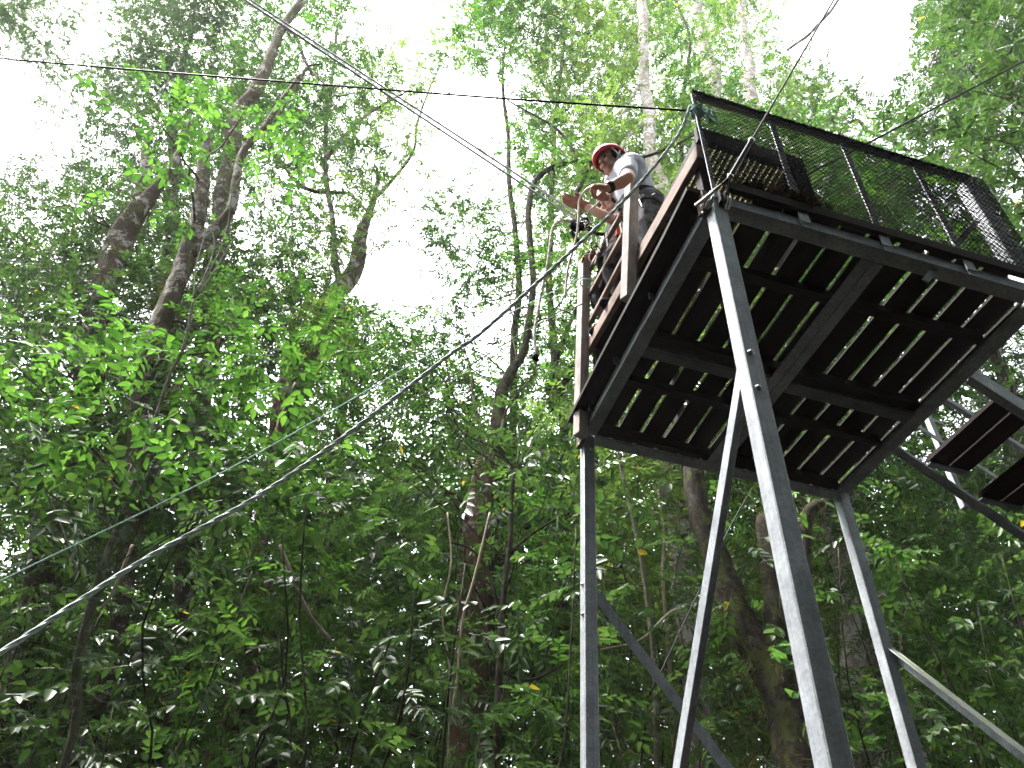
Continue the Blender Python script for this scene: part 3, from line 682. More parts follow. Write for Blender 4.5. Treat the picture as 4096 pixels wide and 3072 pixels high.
# ------------------------------------------------------------------ planting plan: how closed the foliage is, in 32 x 24 cells of the view
PLAN = """
87448888777643158788588852200028999
"""
ROWS = [
 "87448888776313587885888520002999",
 "57029998764444788888377521111699",
 "03688888868864104773687765316999",
 "14677888886552007887787898635899",
 "00267888887763018878878888888888",
 "56888877778733334888888888888777",
 "75888865467424433688888888888865",
 "88888886777325746787778888888887",
 "99999999998311655767668888888888",
 "99999999999214443756688888888876",
 "99999999999855423853688888888864",
 "88888888887886545578888888888876",
 "98989988867988656988888888887755",
 "99999998995678998889888888884478",
 "89999998977878999999889988887788",
 "78999999898999999999889998899999",
 "58999999999999999999878998999999",
 "68998999999999999999988999999999",
 "99996799999999999999999999999999",
 "99999979999999999999999999999999",
 "99999999999999999999999999999999",
 "99999999999999999999999999999999",
 "99999999999999999999999999999999",
 "99999999999999999999999999999999"]
for r_ in ROWS: assert len(r_) == 32, (r_, len(r_))
TAU = {0: 0, 1: .2, 2: .45, 3: .75, 4: 1.1, 5: 1.7, 6: 1.8, 7: 2.5, 8: 3.4, 9: 4.6}
_G = np.pad(np.array([[int(ch) for ch in q] for q in ROWS], float), 2, mode='edge')
def project(P):
    d = P-CAM; z = d@FW; z_ = np.where(z > .05, z, .05); return 2048+FPX*(d@RT)/z_, 1536-FPX*(d@UP)/z_
def plan_at(px, py):
    x = np.clip(px/128-.5+2, 0, _G.shape[1]-1.01); y = np.clip(py/128-.5+2, 0, _G.shape[0]-1.01); i = x.astype(int); j = y.astype(int); u = x-i; v = y-j
    return (_G[j, i]*(1-u)+_G[j, i+1]*u)*(1-v)+(_G[j+1, i]*(1-u)+_G[j+1, i+1]*u)*v
def layers(c, r):
    """(D, leaf kind, spray size, share of the optical depth)"""
    if c >= 28 and r <= 9: return [(4.6, 'rosette', .38, .35), (8, 'ovate', .32, .7)]
    if c >= 20 and r <= 3: return [(10, 'ovate', .32, .5), (14, 'fine', .5, .5)]
    if c >= 19 and r <= 14: return [(7.5, 'ovate', .30, .6), (11, 'fine', .42, .9)]
    if c <= 5 and r <= 2: return [(10.5, 'fine', .34, .6), (13, 'fine', .42, .4)]
    if 4 <= c <= 9 and 3 <= r <= 6: return [(5.2, 'ovate', .36, .18), (9, 'fine', .34, .6), (13, 'fine', .5, .3)]
    if c <= 9 and r <= 5: return [(10, 'fine', .32, .65), (13, 'fine', .5, .35)]
    if c <= 12 and r <= 5: return [(8, 'ovate', .28, .4), (11, 'fine', .38, .6)]
    if c <= 18 and r <= 9: return [(8, 'ovate', .28, .45), (10.5, 'fine', .38, .55)]
    if c <= 8 and r <= 8: return [(5.0, 'ovate', .40, .16), (8, 'ovate', .30, .4), (12, 'fine', .5, .5)]
    if c <= 9 and r <= 15: return [(4.5, 'ovate', .35, .22), (7, 'ovate', .32, .4), (12, 'fine', .6, .5)]
    if r <= 13: return [(6.0, 'lance', .32, .25), (9, 'ovate', .34, .45), (14, 'fine', .6, .5)]
    if c <= 18: return [(4.8, 'ovate', .28, .10), (6.5, 'lance', .32, .22), (9, 'ovate', .36, .34), (14, 'fine', .75, .5)]
    return [(6.0, 'ovate', .30, .12), (8, 'lance', .36, .32), (11, 'ovate', .42, .35), (15, 'fine', .8, .5)]
AREA = {}
for k_, sp in SPR.items():
    tot = 0
    for Vt, Ft, Tt in sp:
        q = Vt[Ft[Tt[Ft[:, 0]] >= 0]]; tot += .5*np.linalg.norm(np.cross(q[:, 2]-q[:, 0], q[:, 3]-q[:, 1]), axis=1).sum()
    AREA[k_] = tot/len(sp)
BLOBS = []
def plan():
    for r in range(-1, 24):
        for c in range(-1, 33):
            cc, rr = min(max(c, 0), 31), max(r, 0); lv = int(ROWS[rr][cc]); tau = TAU[lv]
            if tau == 0: continue
            for D, kind, size, share in layers(cc, rr):
                if lv <= 4 and D < 7: continue
                if lv <= 4: kind, size = 'fine', size*.85 if kind != 'fine' else size*.8
                px0, py0 = c*128+64, r*128+64; sl_ = slant(px0, py0, D)
                a = AREA[kind]*size*size*.62*(FPX/sl_)**2/16384
                need = tau*share/a*(1.0 if lv < 8 else 1.1)*(2.2 if (D >= 12 and rr >= 14) else 1)
                nb = max(1, int(round(rng.poisson(2.0 if D < 9 else 2.6))))
                for _ in range(nb):
                    px = (c+rng.uniform(0, 1))*128; py = (r+rng.uniform(0, 1))*128; Db = D*rng.uniform(.88, 1.14)
                    n_ = need/nb; n_ = int(n_)+(rng.uniform() < n_-int(n_))
                    if n_: BLOBS.append((px, py, Db, kind, size, n_, D, lv, rr))
plan()

# shrubs of the thicket: each a thing of its own
SHRUBS = []
def shrub(px, D, label, mat, spread=.9, h=2.6):
    b = at(px, 2700, D); T = thing('understorey_shrub', label, 'shrub', (b[0], b[1], GROUND), 'shrubs of the thicket below the canopy')
    SHRUBS.append(dict(T=T, xy=b[:2], D=D, fol=Foliage(), limbs=[], leafm=mat))
for px, D, lb, mt in (
    (60, 4.6, 'large leaved shrub filling the bottom left corner of the thicket', M_LEAFD),
    (420, 6.6, 'dull green shrub around the foot of the slender leaning trunk', M_LEAFD),
    (760, 4.9, 'shrub with broad blue green leaves climbing beside a dark stem at lower left', M_LEAFD),
    (1080, 6.8, 'small leaved shrub right of the broad blue green leaved one', M_LEAF),
    (1350, 4.8, 'shrub with pale upturned leaves at the bottom left of centre', M_LEAFD),
    (1600, 6.5, 'dense shrub between the pale upturned leaves and the root draped trunk', M_LEAFD),
    (1880, 4.9, 'twiggy shrub in front of the root draped trunk', M_LEAFD),
    (2180, 6.4, 'shrub directly left of the left tower leg', M_LEAF),
    (2480, 6.2, 'shrub with whitish leaves between left leg and brace', M_LEAFD),
    (2780, 7.6, 'bright green shrub glimpsed between the two crossing braces', M_LEAFL),
    (3080, 7.8, 'light green shrub behind the forked mossy tree', M_LEAFL),
    (3420, 6.6, 'shrub filling the gap between near leg and far right leg', M_LEAF),
    (3740, 7.4, 'tall shrub right of the far right leg above the mossy brace', M_LEAF),
    (3980, 6.0, 'large dark leaved shrub in the bottom right corner under the mossy brace', M_LEAFD)):
    shrub(px, D, lb, mt)

# undergrowth farther off: one mass
FAR = Foliage(); FARL = Foliage()
def trunk_xy(t, z):
    best = None
    for P, R_ in t['paths'][:1]:
        zz = P[:, 2]; i = int(np.argmin(abs(zz-z))); best = (P[i], R_[i])
    return best
def place():
    for px, py, Db, kind, size, n_, D, lv, row in BLOBS:
        c = at(px, py, Db); sl_ = slant(px, py, Db); rad = 62*sl_/FPX*rng.uniform(.75, 1.35)
        off = rng.normal(0, 1, (n_, 3)); off /= np.maximum(1, np.linalg.norm(off, axis=1, keepdims=True)/1.6); off *= np.array([rad, rad, rad*.62])
        pos = c+off; out = unit(off+rng.normal(0, .05, off.shape))
        # keep leaves out of the tower and its people
        keep = ~((pos[:, 0] > -.75) & (pos[:, 0] < 5.2) & (pos[:, 1] > -.7) & (pos[:, 1] < 2.35) & (pos[:, 2] < 5.6))
        ax, ay = project(pos); pl_ = plan_at(ax+rng.normal(0, 14, len(ax)), ay+rng.normal(0, 14, len(ax)))
        keep &= rng.uniform(0, 1, len(ax)) < np.clip((pl_-.8)/3.4, 0, 1)**1.25
        for pth, tD, y0, y1 in CLEAR:
            if D >= tD: continue
            dd = np.hypot(ax[:, None]-pth[None, :, 0], ay[:, None]-pth[None, :, 1])-pth[None, :, 2]-18*rng.uniform(.3, 1.6, (len(ax), 1))
            hit = (dd.min(1) < 0) & (ay > y0) & (ay < y1); keep &= ~(hit & (rng.uniform(0, 1, len(ax)) < .88))
        pos, out = pos[keep], out[keep]
        if len(pos) == 0: continue
        if D >= 12 and row >= 8:
            FAR.put(kind, pos, size*rng.uniform(.8, 1.2, len(pos)), .5, out); continue
        low = row >= 15 and D < 9
        if low:
            o = min(SHRUBS, key=lambda s: np.hypot(*(s['xy']-c[:2]))+.25*abs(s['D']-D)); base = np.array([o['xy'][0], o['xy'][1], GROUND]); rb = .02
            start = base+(c-base)*np.array([.25, .25, .35]); rb = .011
        else:
            def cost(t):
                p, _ = trunk_xy(t, c[2]-.6); return np.hypot(*(p[:2]-c[:2]))
            o = min(TREES, key=cost); start, rb = trunk_xy(o, c[2]-.25*np.hypot(*(trunk_xy(o, c[2])[0][:2]-c[:2]))-.3)
        o['fol'].put(kind, pos, size*rng.uniform(.75, 1.2, len(pos)), .42, out)
        if D < 12 and (rng.uniform() < (.07 if low else .24)): o['limbs'].append((start, c, min(.028, max(.008, rb*.35)) if not low else .012))
place()
for o in TREES+SHRUBS:
    o['fol'].build('foliage', o['leafm'], o['T'])
    if 'xy' in o:
        st = MB(); base = np.array([o['xy'][0], o['xy'][1], GROUND])
        for a, b, r in o['limbs']:
            pts, rd = wander(base+rng.normal(0, .05, 3)*np.array([1, 1, 0]), b, .011, .003, 5, .03); st.tube(catmull(pts, 3), np.interp(np.linspace(0, 1, 22), np.linspace(0, 1, len(rd)), rd), 5)
        if st.v: st.build('stems', M_BARKD, o['T'], True)
    else:
        st = o['m0']
        for a, b, r in o['limbs']:
            if np.linalg.norm(a-b) > 3.6: continue
            pts, rd = wander(a, b, r*.8, .003, 6, .06); q = catmull(pts, 3); st.tube(q, np.interp(np.linspace(0, 1, len(q)), np.linspace(0, 1, len(rd)), rd), 5)
        st.build('trunk', o['mat'], o['T'], True)
o = FAR.build('distant_forest', M_LEAF, None)
if o: props(o, 'mass of distant forest foliage closing the view behind the trunks', 'forest', kind='stuff')

# canopy and thicket around and behind the place where the photographer stands: out of the picture, added to shade the clearing and darken the deck underside
SUR = Foliage(False)
for k_ in range(1100):
    az = rng.uniform(math.radians(40), math.radians(320)); rr = rng.uniform(3, 16); z = rng.uniform(6, 16) if rng.uniform() < .38 else rng.uniform(-1, 6)
    if z < 6 and rr < 6: rr += 5
    c = np.array([CAM[0]+rr*math.sin(az+YAW), CAM[1]+rr*math.cos(az+YAW), z]); dc = (c-CAM)
    if -1.5 < c[0] < 6 and -1.5 < c[1] < 5: continue
    if dc@FW > 0:
        qx, qy = project(c[None]); mg = 3.4/(dc@FW)*FPX
        if -mg < qx[0] < 4096+mg and -mg < qy[0] < 3072+mg: continue
    n_ = 20; SUR.put('ovate', c+np.clip(rng.normal(0, 1, (n_, 3)), -1.8, 1.8)*np.array([.9, .9, .5]), rng.uniform(.8, 1.3, n_), .4)
o = SUR.build('added_shade_foliage', M_LEAFD, None); props(o, 'unseen foliage added around the viewpoint to shade the clearing', 'forest', kind='stuff')
print('leaf faces', sum(len(o.data.polygons) for o in bpy.data.objects if o.type == 'MESH'))

# ------------------------------------------------------------------ people
M_SKIN = flat('skin', (.36, .19, .13), .5, 0, .12, 18); M_SKIN.node_tree.nodes['Principled BSDF'].inputs['Subsurface Weight'].default_value = .08
M_SKIN2 = flat('light_skin', (.55, .34, .26), .5, 0, .08, 18)
M_HAIR = flat('dark_hair', (.012, .009, .007), .6)
M_SHIRT = flat('grey_white_shirt', (.44, .45, .52), .85, 0, .06, 9)
M_CAMO = flat('camouflage_cloth', (.09, .09, .10), .9, 0, .93, 22, .1)
M_DARKC = flat('dark_cloth', (.010, .010, .014), .9, 0, .3, 20)
M_RED = flat('red_helmet_shell', (.62, .035, .045), .28, 0, .04, 5)
M_WHITEH = flat('white_helmet_shell', (.75, .74, .72), .3, 0, .04, 5)
M_WEB = flat('dark_webbing', (.007, .007, .009), .7)
M_WEBW = flat('white_strap', (.7, .7, .68), .6)
M_METAL = flat('carabiner_metal', (.55, .56, .58), .25, .9)
M_ORANGE = flat('orange_fabric', (.65, .10, .02), .6)
M_GLOVE = flat('leather_glove', (.16, .065, .035), .75, 0, .3, 25); M_GLOVE2 = flat('tan_leather_glove', (.26, .12, .07), .7, 0, .2, 25)
M_ROPEW = flat('off_white_rope', (.50, .45, .42), .8, 0, .2, 120)
M_ROPET = flat('teal_rope', (.50, .58, .55), .8, 0, .35, 90)
M_ROPEL = flat('thin_teal_rope', (.42, .66, .60), .7, 0, .2, 90)
M_CABLE = flat('steel_cable', (.75, .75, .78), .3, .8, .15, 200)
M_CABLED = flat('dark_cable', (.006, .009, .009), .5, 0, .3, 200)
M_FRAY = flat('frayed_teal_rope', (.25, .42, .36), .9, 0, .2, 90)

class Body:
    """overlapping tapered limbs fused by a voxel remesh into one continuous skin"""
    def __init__(s): s.m = MB()
    def limb(s, pts, rad, n=12):
        pts = [np.array(p, float) for p in pts]
        for p, r in ((pts[0], rad[0]), (pts[-1], rad[-1])): s.m.ball(p, r*.985, 7)
        P = catmull(pts, 5) if len(pts) > 2 else np.array([pts[0]*(1-t)+pts[1]*t for t in np.linspace(0, 1, 5)])
        s.m.tube(P, np.interp(np.linspace(0, 1, len(P)), np.linspace(0, 1, len(rad)), rad), n)
    def ell(s, c, r, sc_=(1, 1, 1), rot=None): s.m.ball(c, r, 9, sc_, rot)
    def build(s, name, mat, parent, vox=.007, smooth=2, label=None):
        me = s.m.mesh(name); o = bpy.data.objects.new(name, me); COL.objects.link(o)
        md = o.modifiers.new('r', 'REMESH'); md.mode = 'VOXEL'; md.voxel_size = vox; md.use_smooth_shade = True
        ms = o.modifiers.new('s', 'SMOOTH'); ms.factor = .5; ms.iterations = smooth
        dg = bpy.context.evaluated_depsgraph_get(); me2 = bpy.data.meshes.new_from_object(o.evaluated_get(dg)); me2.name = name
        bpy.data.objects.remove(o); 
        me2.polygons.foreach_set('use_smooth', [True]*len(me2.polygons))
        return link(name, me2, mat, parent, label)
def basis(fwd, up):
    f = unit(np.array(fwd, float)); u = np.array(up, float); u = unit(u-f*(u@f)); l = np.cross(u, f); return np.stack([f, l, u], 1)   # columns: forward, left, up
def head(b, c, R, s=1.0, beard=False):
    """c centre of the skull, R columns forward/left/up, human head ~0.23 high"""
    w_ = lambda x, y, z: c+R@(np.array([x, y, z])*s)
    b.ell(w_(-.008, 0, .02), .095*s, (1.02, .80, .98), R)            # skull
    b.ell(w_(.022, 0, -.035), .072*s, (.95, .82, 1.12), R)           # face
    b.ell(w_(.055, 0, -.095), .030*s, (1, 1.05, .8), R)              # chin
    b.ell(w_(.03, .042, -.075), .028*s, (1.3, .6, .9), R); b.ell(w_(.03, -.042, -.075), .028*s, (1.3, .6, .9), R)   # jaw
    b.limb([w_(.082, 0, .005), w_(.108, 0, -.030)], [.010*s, .016*s], 8)   # nose
    b.ell(w_(.080, 0, .018), .026*s, (.6, 2.0, .5), R)               # brow
    b.ell(w_(.088, 0, -.062), .014*s, (.7, 1.8, .7), R)              # lips
    for q in (-1, 1):
        b.ell(w_(-.005, q*.078, -.018), .026*s, (.8, .35, 1.2), R); b.ell(w_(.072, q*.035, -.025), .022*s, (.7, 1, .9), R)
def face_bits(P, c, R, s=1.0, sides=(-1, 1)):
    w_ = lambda x, y, z: c+R@(np.array([x, y, z])*s)
    for q in sides:
        m = MB(); m.ball(w_(.083, q*.032, .000), .0105*s, 7, (.6, 1.3, .7), R); m.build('eye', M_HAIR, P, True)
        m = MB(); m.bar(w_(.095, q*.016, .016), w_(.082, q*.054, .018), .007*s, .006*s); m.build('eyebrow', M_HAIR, P)
    m = MB(); m.tube([w_(.094, -.022, -.066), w_(.103, 0, -.064), w_(.094, .022, -.066)], [.002, .0035, .002], 6); m.build('mouth', flat('lips', (.25, .07, .06), .5), P)
def hand(b, wrist, d, pn, s=1.0, curl=1.0, thumb=1):
    """palm + four fingers + thumb; d = pointing direction, pn = palm normal (fingers curl towards it)"""
    d = unit(np.array(d, float)); pn = np.array(pn, float); pn = unit(pn-d*(pn@d)); sd_ = np.cross(d, pn)
    wrist = np.array(wrist, float); R = np.stack([d, sd_, pn], 1)
    b.ell(wrist+d*.045*s, .046*s, (1.05, .88, .42), R)
    for i, (off, ln) in enumerate(((-.030, .072), (-.010, .082), (.010, .076), (.028, .060))):
        p = wrist+(d*.080+sd_*off)*s; pts = [p-d*.02*s, p]; a = .25*curl
        for seg in (.42, .33, .25):
            a += .62*curl; p = p+(d*math.cos(a)+pn*math.sin(a))*ln*seg*s; pts.append(p)
        b.limb(pts, [x*s for x in (.0100, .0098, .0090, .0084, .0075)], 8)
    q0 = wrist+(d*.028-sd_*.030*thumb)*s; q1 = q0+(d*.026-sd_*.022*thumb+pn*.016*curl)*s; q2 = q1+(d*.026-sd_*.004*thumb+pn*.018*curl)*s
    b.limb([q0, q1, q2], [.0135*s, .0115*s, .0088*s], 8)
def helmet(P, c, R, s, mat, tilt=0):
    w_ = lambda x, y, z: c+R@(np.array([x, y, z])*s)
    vs = []; n = 30; k = 9
    for j in range(k+1):
        ph = (math.pi*.5)*(1-j/k)
        for i in range(n):
            th = 2*math.pi*i/n; rr = math.cos(ph); x = .128*rr*math.cos(th)-.006; y = .104*rr*math.sin(th); z = .038+.098*math.sin(ph)-(.022*(1-math.sin(ph))*(-math.cos(th)) if math.cos(th) < 0 else -.004*(1-math.sin(ph))*math.cos(th))
            if j == k: z -= .002
            vs.append(w_(x, y, z+.0))
    fs = [(j*n+i, (j+1)*n+i, (j+1)*n+(i+1) % n, j*n+(i+1) % n) for j in range(k) for i in range(n)]
    me = bpy.data.meshes.new('helmet'); me.from_pydata([tuple(map(float, v)) for v in vs], [], fs); me.polygons.foreach_set('use_smooth', [True]*len(me.polygons)); me.update()
    o = link('helmet', me, mat, P); md = o.modifiers.new('t', 'SOLIDIFY'); md.thickness = .006; md.offset = 1
    m = MB(); m.tube([w_(.122*math.cos(a)-.006, .105*math.sin(a), .034-(.02*(-math.cos(a)) if math.cos(a) < 0 else -.004*math.cos(a))) for a in np.linspace(0, 2*math.pi, 32)], .0055, 6, False); m.build('rim', mat, o, True)
    m = MB()
    for q in (-1, 1):
        for xx in (-.05, -.025, 0, .025, .05):
            p = w_(xx*.9, q*math.sqrt(max(0, 1-(xx/.128)**2))*.092, .082); m.ball(p, .0065*s, 6, (1, .4, .6), R)
    m.build('vent', M_HAIR, o, True)
    m = MB()
    for q in (-1, 1):
        m.bar(w_(.045, q*.092, .035), w_(.01, q*.090, -.03), .016, .003, R[:, 0]); m.bar(w_(-.03, q*.092, .03), w_(.01, q*.090, -.03), .014, .003, R[:, 0]); m.bar(w_(.01, q*.088, -.03), w_(.05, q*.018, -.118), .014, .003, R[:, 0])
    m.build('chin_strap', M_WEBW, o)
    return o
def carabiner(name, c, d, nrm, parent, mat, s=1.0):
    d = unit(np.array(d, float)); n_ = np.array(nrm, float); n_ = unit(n_-d*(n_@d)); e = np.cross(d, n_)
    pts = [c+(d*.05*math.sin(t)*(1)+e*(.025+.006*math.sin(t))*math.cos(t))*s for t in np.linspace(0, 2*math.pi, 22)]
    m = MB(); m.tube(pts, .0048*s, 6, False); return m.build(name, mat, parent, True)

def man():
    yc = 1.00
    J = lambda px, py, y: on(px, py, 1, y)
    P = thing('person', 'person in red helmet, pale grey shirt and camouflage trousers leaning over the platform rail', 'person', (.12, yc, 3.66))
    hip = J(2575, 850, yc); chest = J(2512, 712, yc); nk = J(2478, 668, yc); hd = J(2446, 650, yc)
    yn, yf = .84, 1.17
    shn = J(2508, 672, yn+.02); shf = J(2462, 690, yf)
    # head looks outwards (-x), down and slightly to the camera
    chin_dir = unit(J(2402, 700, yc)-J(2446, 640, yc)); up = unit(J(2446, 600, yc)-J(2448, 690, yc))
    R = basis(np.array([-1, -.22, -.42]), np.array([-.38, 0, 1.]))
    elb = J(2512, 716, .76); wr = J(2432, 752, .80); 
    b = Body(); head(b, hd, R, 1.0)
    b.limb([nk+np.array([.02, 0, -.05]), hd+R@np.array([-.02, 0, -.06])], [.062, .056])
    b.limb([nk+np.array([.03, 0, -.06]), chest, hip], [.10, .13, .12])
    b.limb([shn, (shn+elb)/2, elb], [.055, .050, .043]); b.limb([elb, elb*.55+wr*.45, wr], [.044, .040, .027])
    hd_ = unit(J(2392, 748, .83)-wr); hand(b, wr, hd_+np.array([0, 0, .05]), np.array([.2, .6, -.7]), 1.05, 1.25, 1)
    elf = J(2440, 745, 1.2); wf = J(2425, 790, 1.05)
    b.limb([shf, elf], [.05, .04]); b.limb([elf, wf], [.04, .027]); hand(b, wf, np.array([-.7, -.3, -.3]), np.array([.3, -.6, -.5]), 1.0, 1.2, -1)
    fn = np.array([.20, .86, 3.69]); ff = np.array([.25, 1.10, 3.69]); 
    hn = hip+np.array([0, -.09, -.03]); hf = hip+np.array([0, .09, -.03])
    kn = (hn+fn)/2+np.array([-.07, 0, .02]); kf = (hf+ff)/2+np.array([-.06, 0, .02])
    for h_, k_, f_ in ((hn, kn, fn), (hf, kf, ff)): b.limb([h_, k_], [.085, .058]); b.limb([k_, f_], [.056, .042])
    b.build('body', M_SKIN, P, .006, 2)
    face_bits(P, hd, R, 1.0)
    m = MB(); m.ball(hd+R@np.array([-.02, 0, .012]), .099, 10, (.98, .86, .86), R); m.build('hair', M_HAIR, P, True)
    # shirt
    s = Body(); up_ = unit(chest-hip)
    s.limb([nk+np.array([.025, 0, -.045]), chest+np.array([.0, 0, .02]), (chest+hip)/2, hip+up_*.06], [.088, .145, .138, .135]); 
    s.limb([shn, shf], [.075, .075]); s.ell(chest, .15, (.85, 1.15, 1.2))
    s.limb([shn, shn*.42+elb*.58], [.072, .064]); s.limb([shf, shf*.4+elf*.6], [.07, .06])
    for i in range(9):   # folds
        t = rng.uniform(.1, .9); p = chest*(1-t)+hip*t; a = rng.uniform(0, 6); q = np.array([math.cos(a)*.11, math.sin(a)*.12, 0]); s.limb([p+q, p+q*.9+np.array([q[1]*.5, -q[0]*.5, -.09])], [.024, .014], 8)
    s.build('shirt', M_SHIRT, P, .007, 2)
    t_ = Body()
    t_.limb([hip+up_*.03, hip-up_*.05], [.135, .14])
    for h_, k_, f_ in ((hn, kn, fn), (hf, kf, ff)):
        t_.limb([h_, h_*.5+k_*.5, k_], [.108, .098, .080]); t_.limb([k_, k_*.5+f_*.5, f_+np.array([0, 0, .05])], [.080, .070, .062])
        for i in range(6):
            q = f_+np.array([0, 0, .06+i*.035]); t_.ell(q, .066+.006*(i % 2), (1, 1, .35))
    t_.build('trousers', M_CAMO, P, .008, 2)
    for f_ in (fn, ff):
        k = Body(); k.limb([f_+np.array([.04, 0, -.01]), f_+np.array([-.10, 0, -.025]), f_+np.array([-.16, 0, -.03])], [.045, .042, .034]); k.limb([f_, f_+np.array([0, 0, .09])], [.052, .054]); k.build('boot', M_DARKC, P, .008)
    helmet(P, hd, R, 1.0, M_RED)
    # watch on the near wrist
    w0 = wr+(elb-wr)*.10; ax = unit(elb-wr); m = MB(); m.tube([w0-ax*.014, w0+ax*.016], .0355, 14); wt = m.build('watch', M_HAIR, P, True)
    # harness
    m = MB(); rr = .152; Rh = basis(np.array([-1, 0, 0]), up_)
    pts = [hip+up_*.05+Rh@np.array([math.cos(a)*.148, math.sin(a)*.158, 0]) for a in np.linspace(0, 2*math.pi, 28)]
    for a, c in zip(pts[:-1], pts[1:]): m.bar(a, c+(c-a)*.1, .045, .006, up_)
    hb = m.build('harness_belt', M_WEB, P)
    for h_, k_ in ((hn, kn), (hf, kf)):
        m = MB(); ax = unit(k_-h_); c0 = h_+(k_-h_)*.35; e1 = unit(np.cross(ax, [0, 1, 0])); e2 = np.cross(ax, e1)
        pts = [c0+(e1*math.cos(a)+e2*math.sin(a))*.105 for a in np.linspace(0, 2*math.pi, 20)]
        for a, c in zip(pts[:-1], pts[1:]): m.bar(a, c+(c-a)*.1, .035, .005, ax)
        m.build('leg_loop', M_WEB, P)
    for i, (px, py, mt) in enumerate(((2560, 800, M_METAL), (2585, 805, M_METAL), (2575, 830, M_WEBW), (2605, 810, M_METAL), (2628, 845, M_ORANGE), (2612, 862, M_METAL), (2630, 868, M_METAL), (2642, 850, M_METAL), (2620, 835, M_METAL), (2600, 790, M_METAL))):
        q = J(px, py, yc-.17+.02*(i % 3)); carabiner('carabiner', q, np.array([.3*math.sin(i*2), .2, -1+.8*(i % 2)]), np.array([.3, -1, .2*i-.5]), P, mt, .8+.1*(i % 3))
    # looped webbing slings on the hip
    for k in range(4):
        a = J(2555+k*14, 795+4*k, yc-.16); c = J(2575+k*12, 830+6*k, yc-.18); e = J(2600+k*9, 800+5*k, yc-.16)
        m = MB(); m.tube(catmull([a, c, e], 6), .006, 6); m.build('sling', M_WEBW if k % 2 else M_METAL, P, True)
    return J(2400, 748, .80)
MAN_HAND = man()

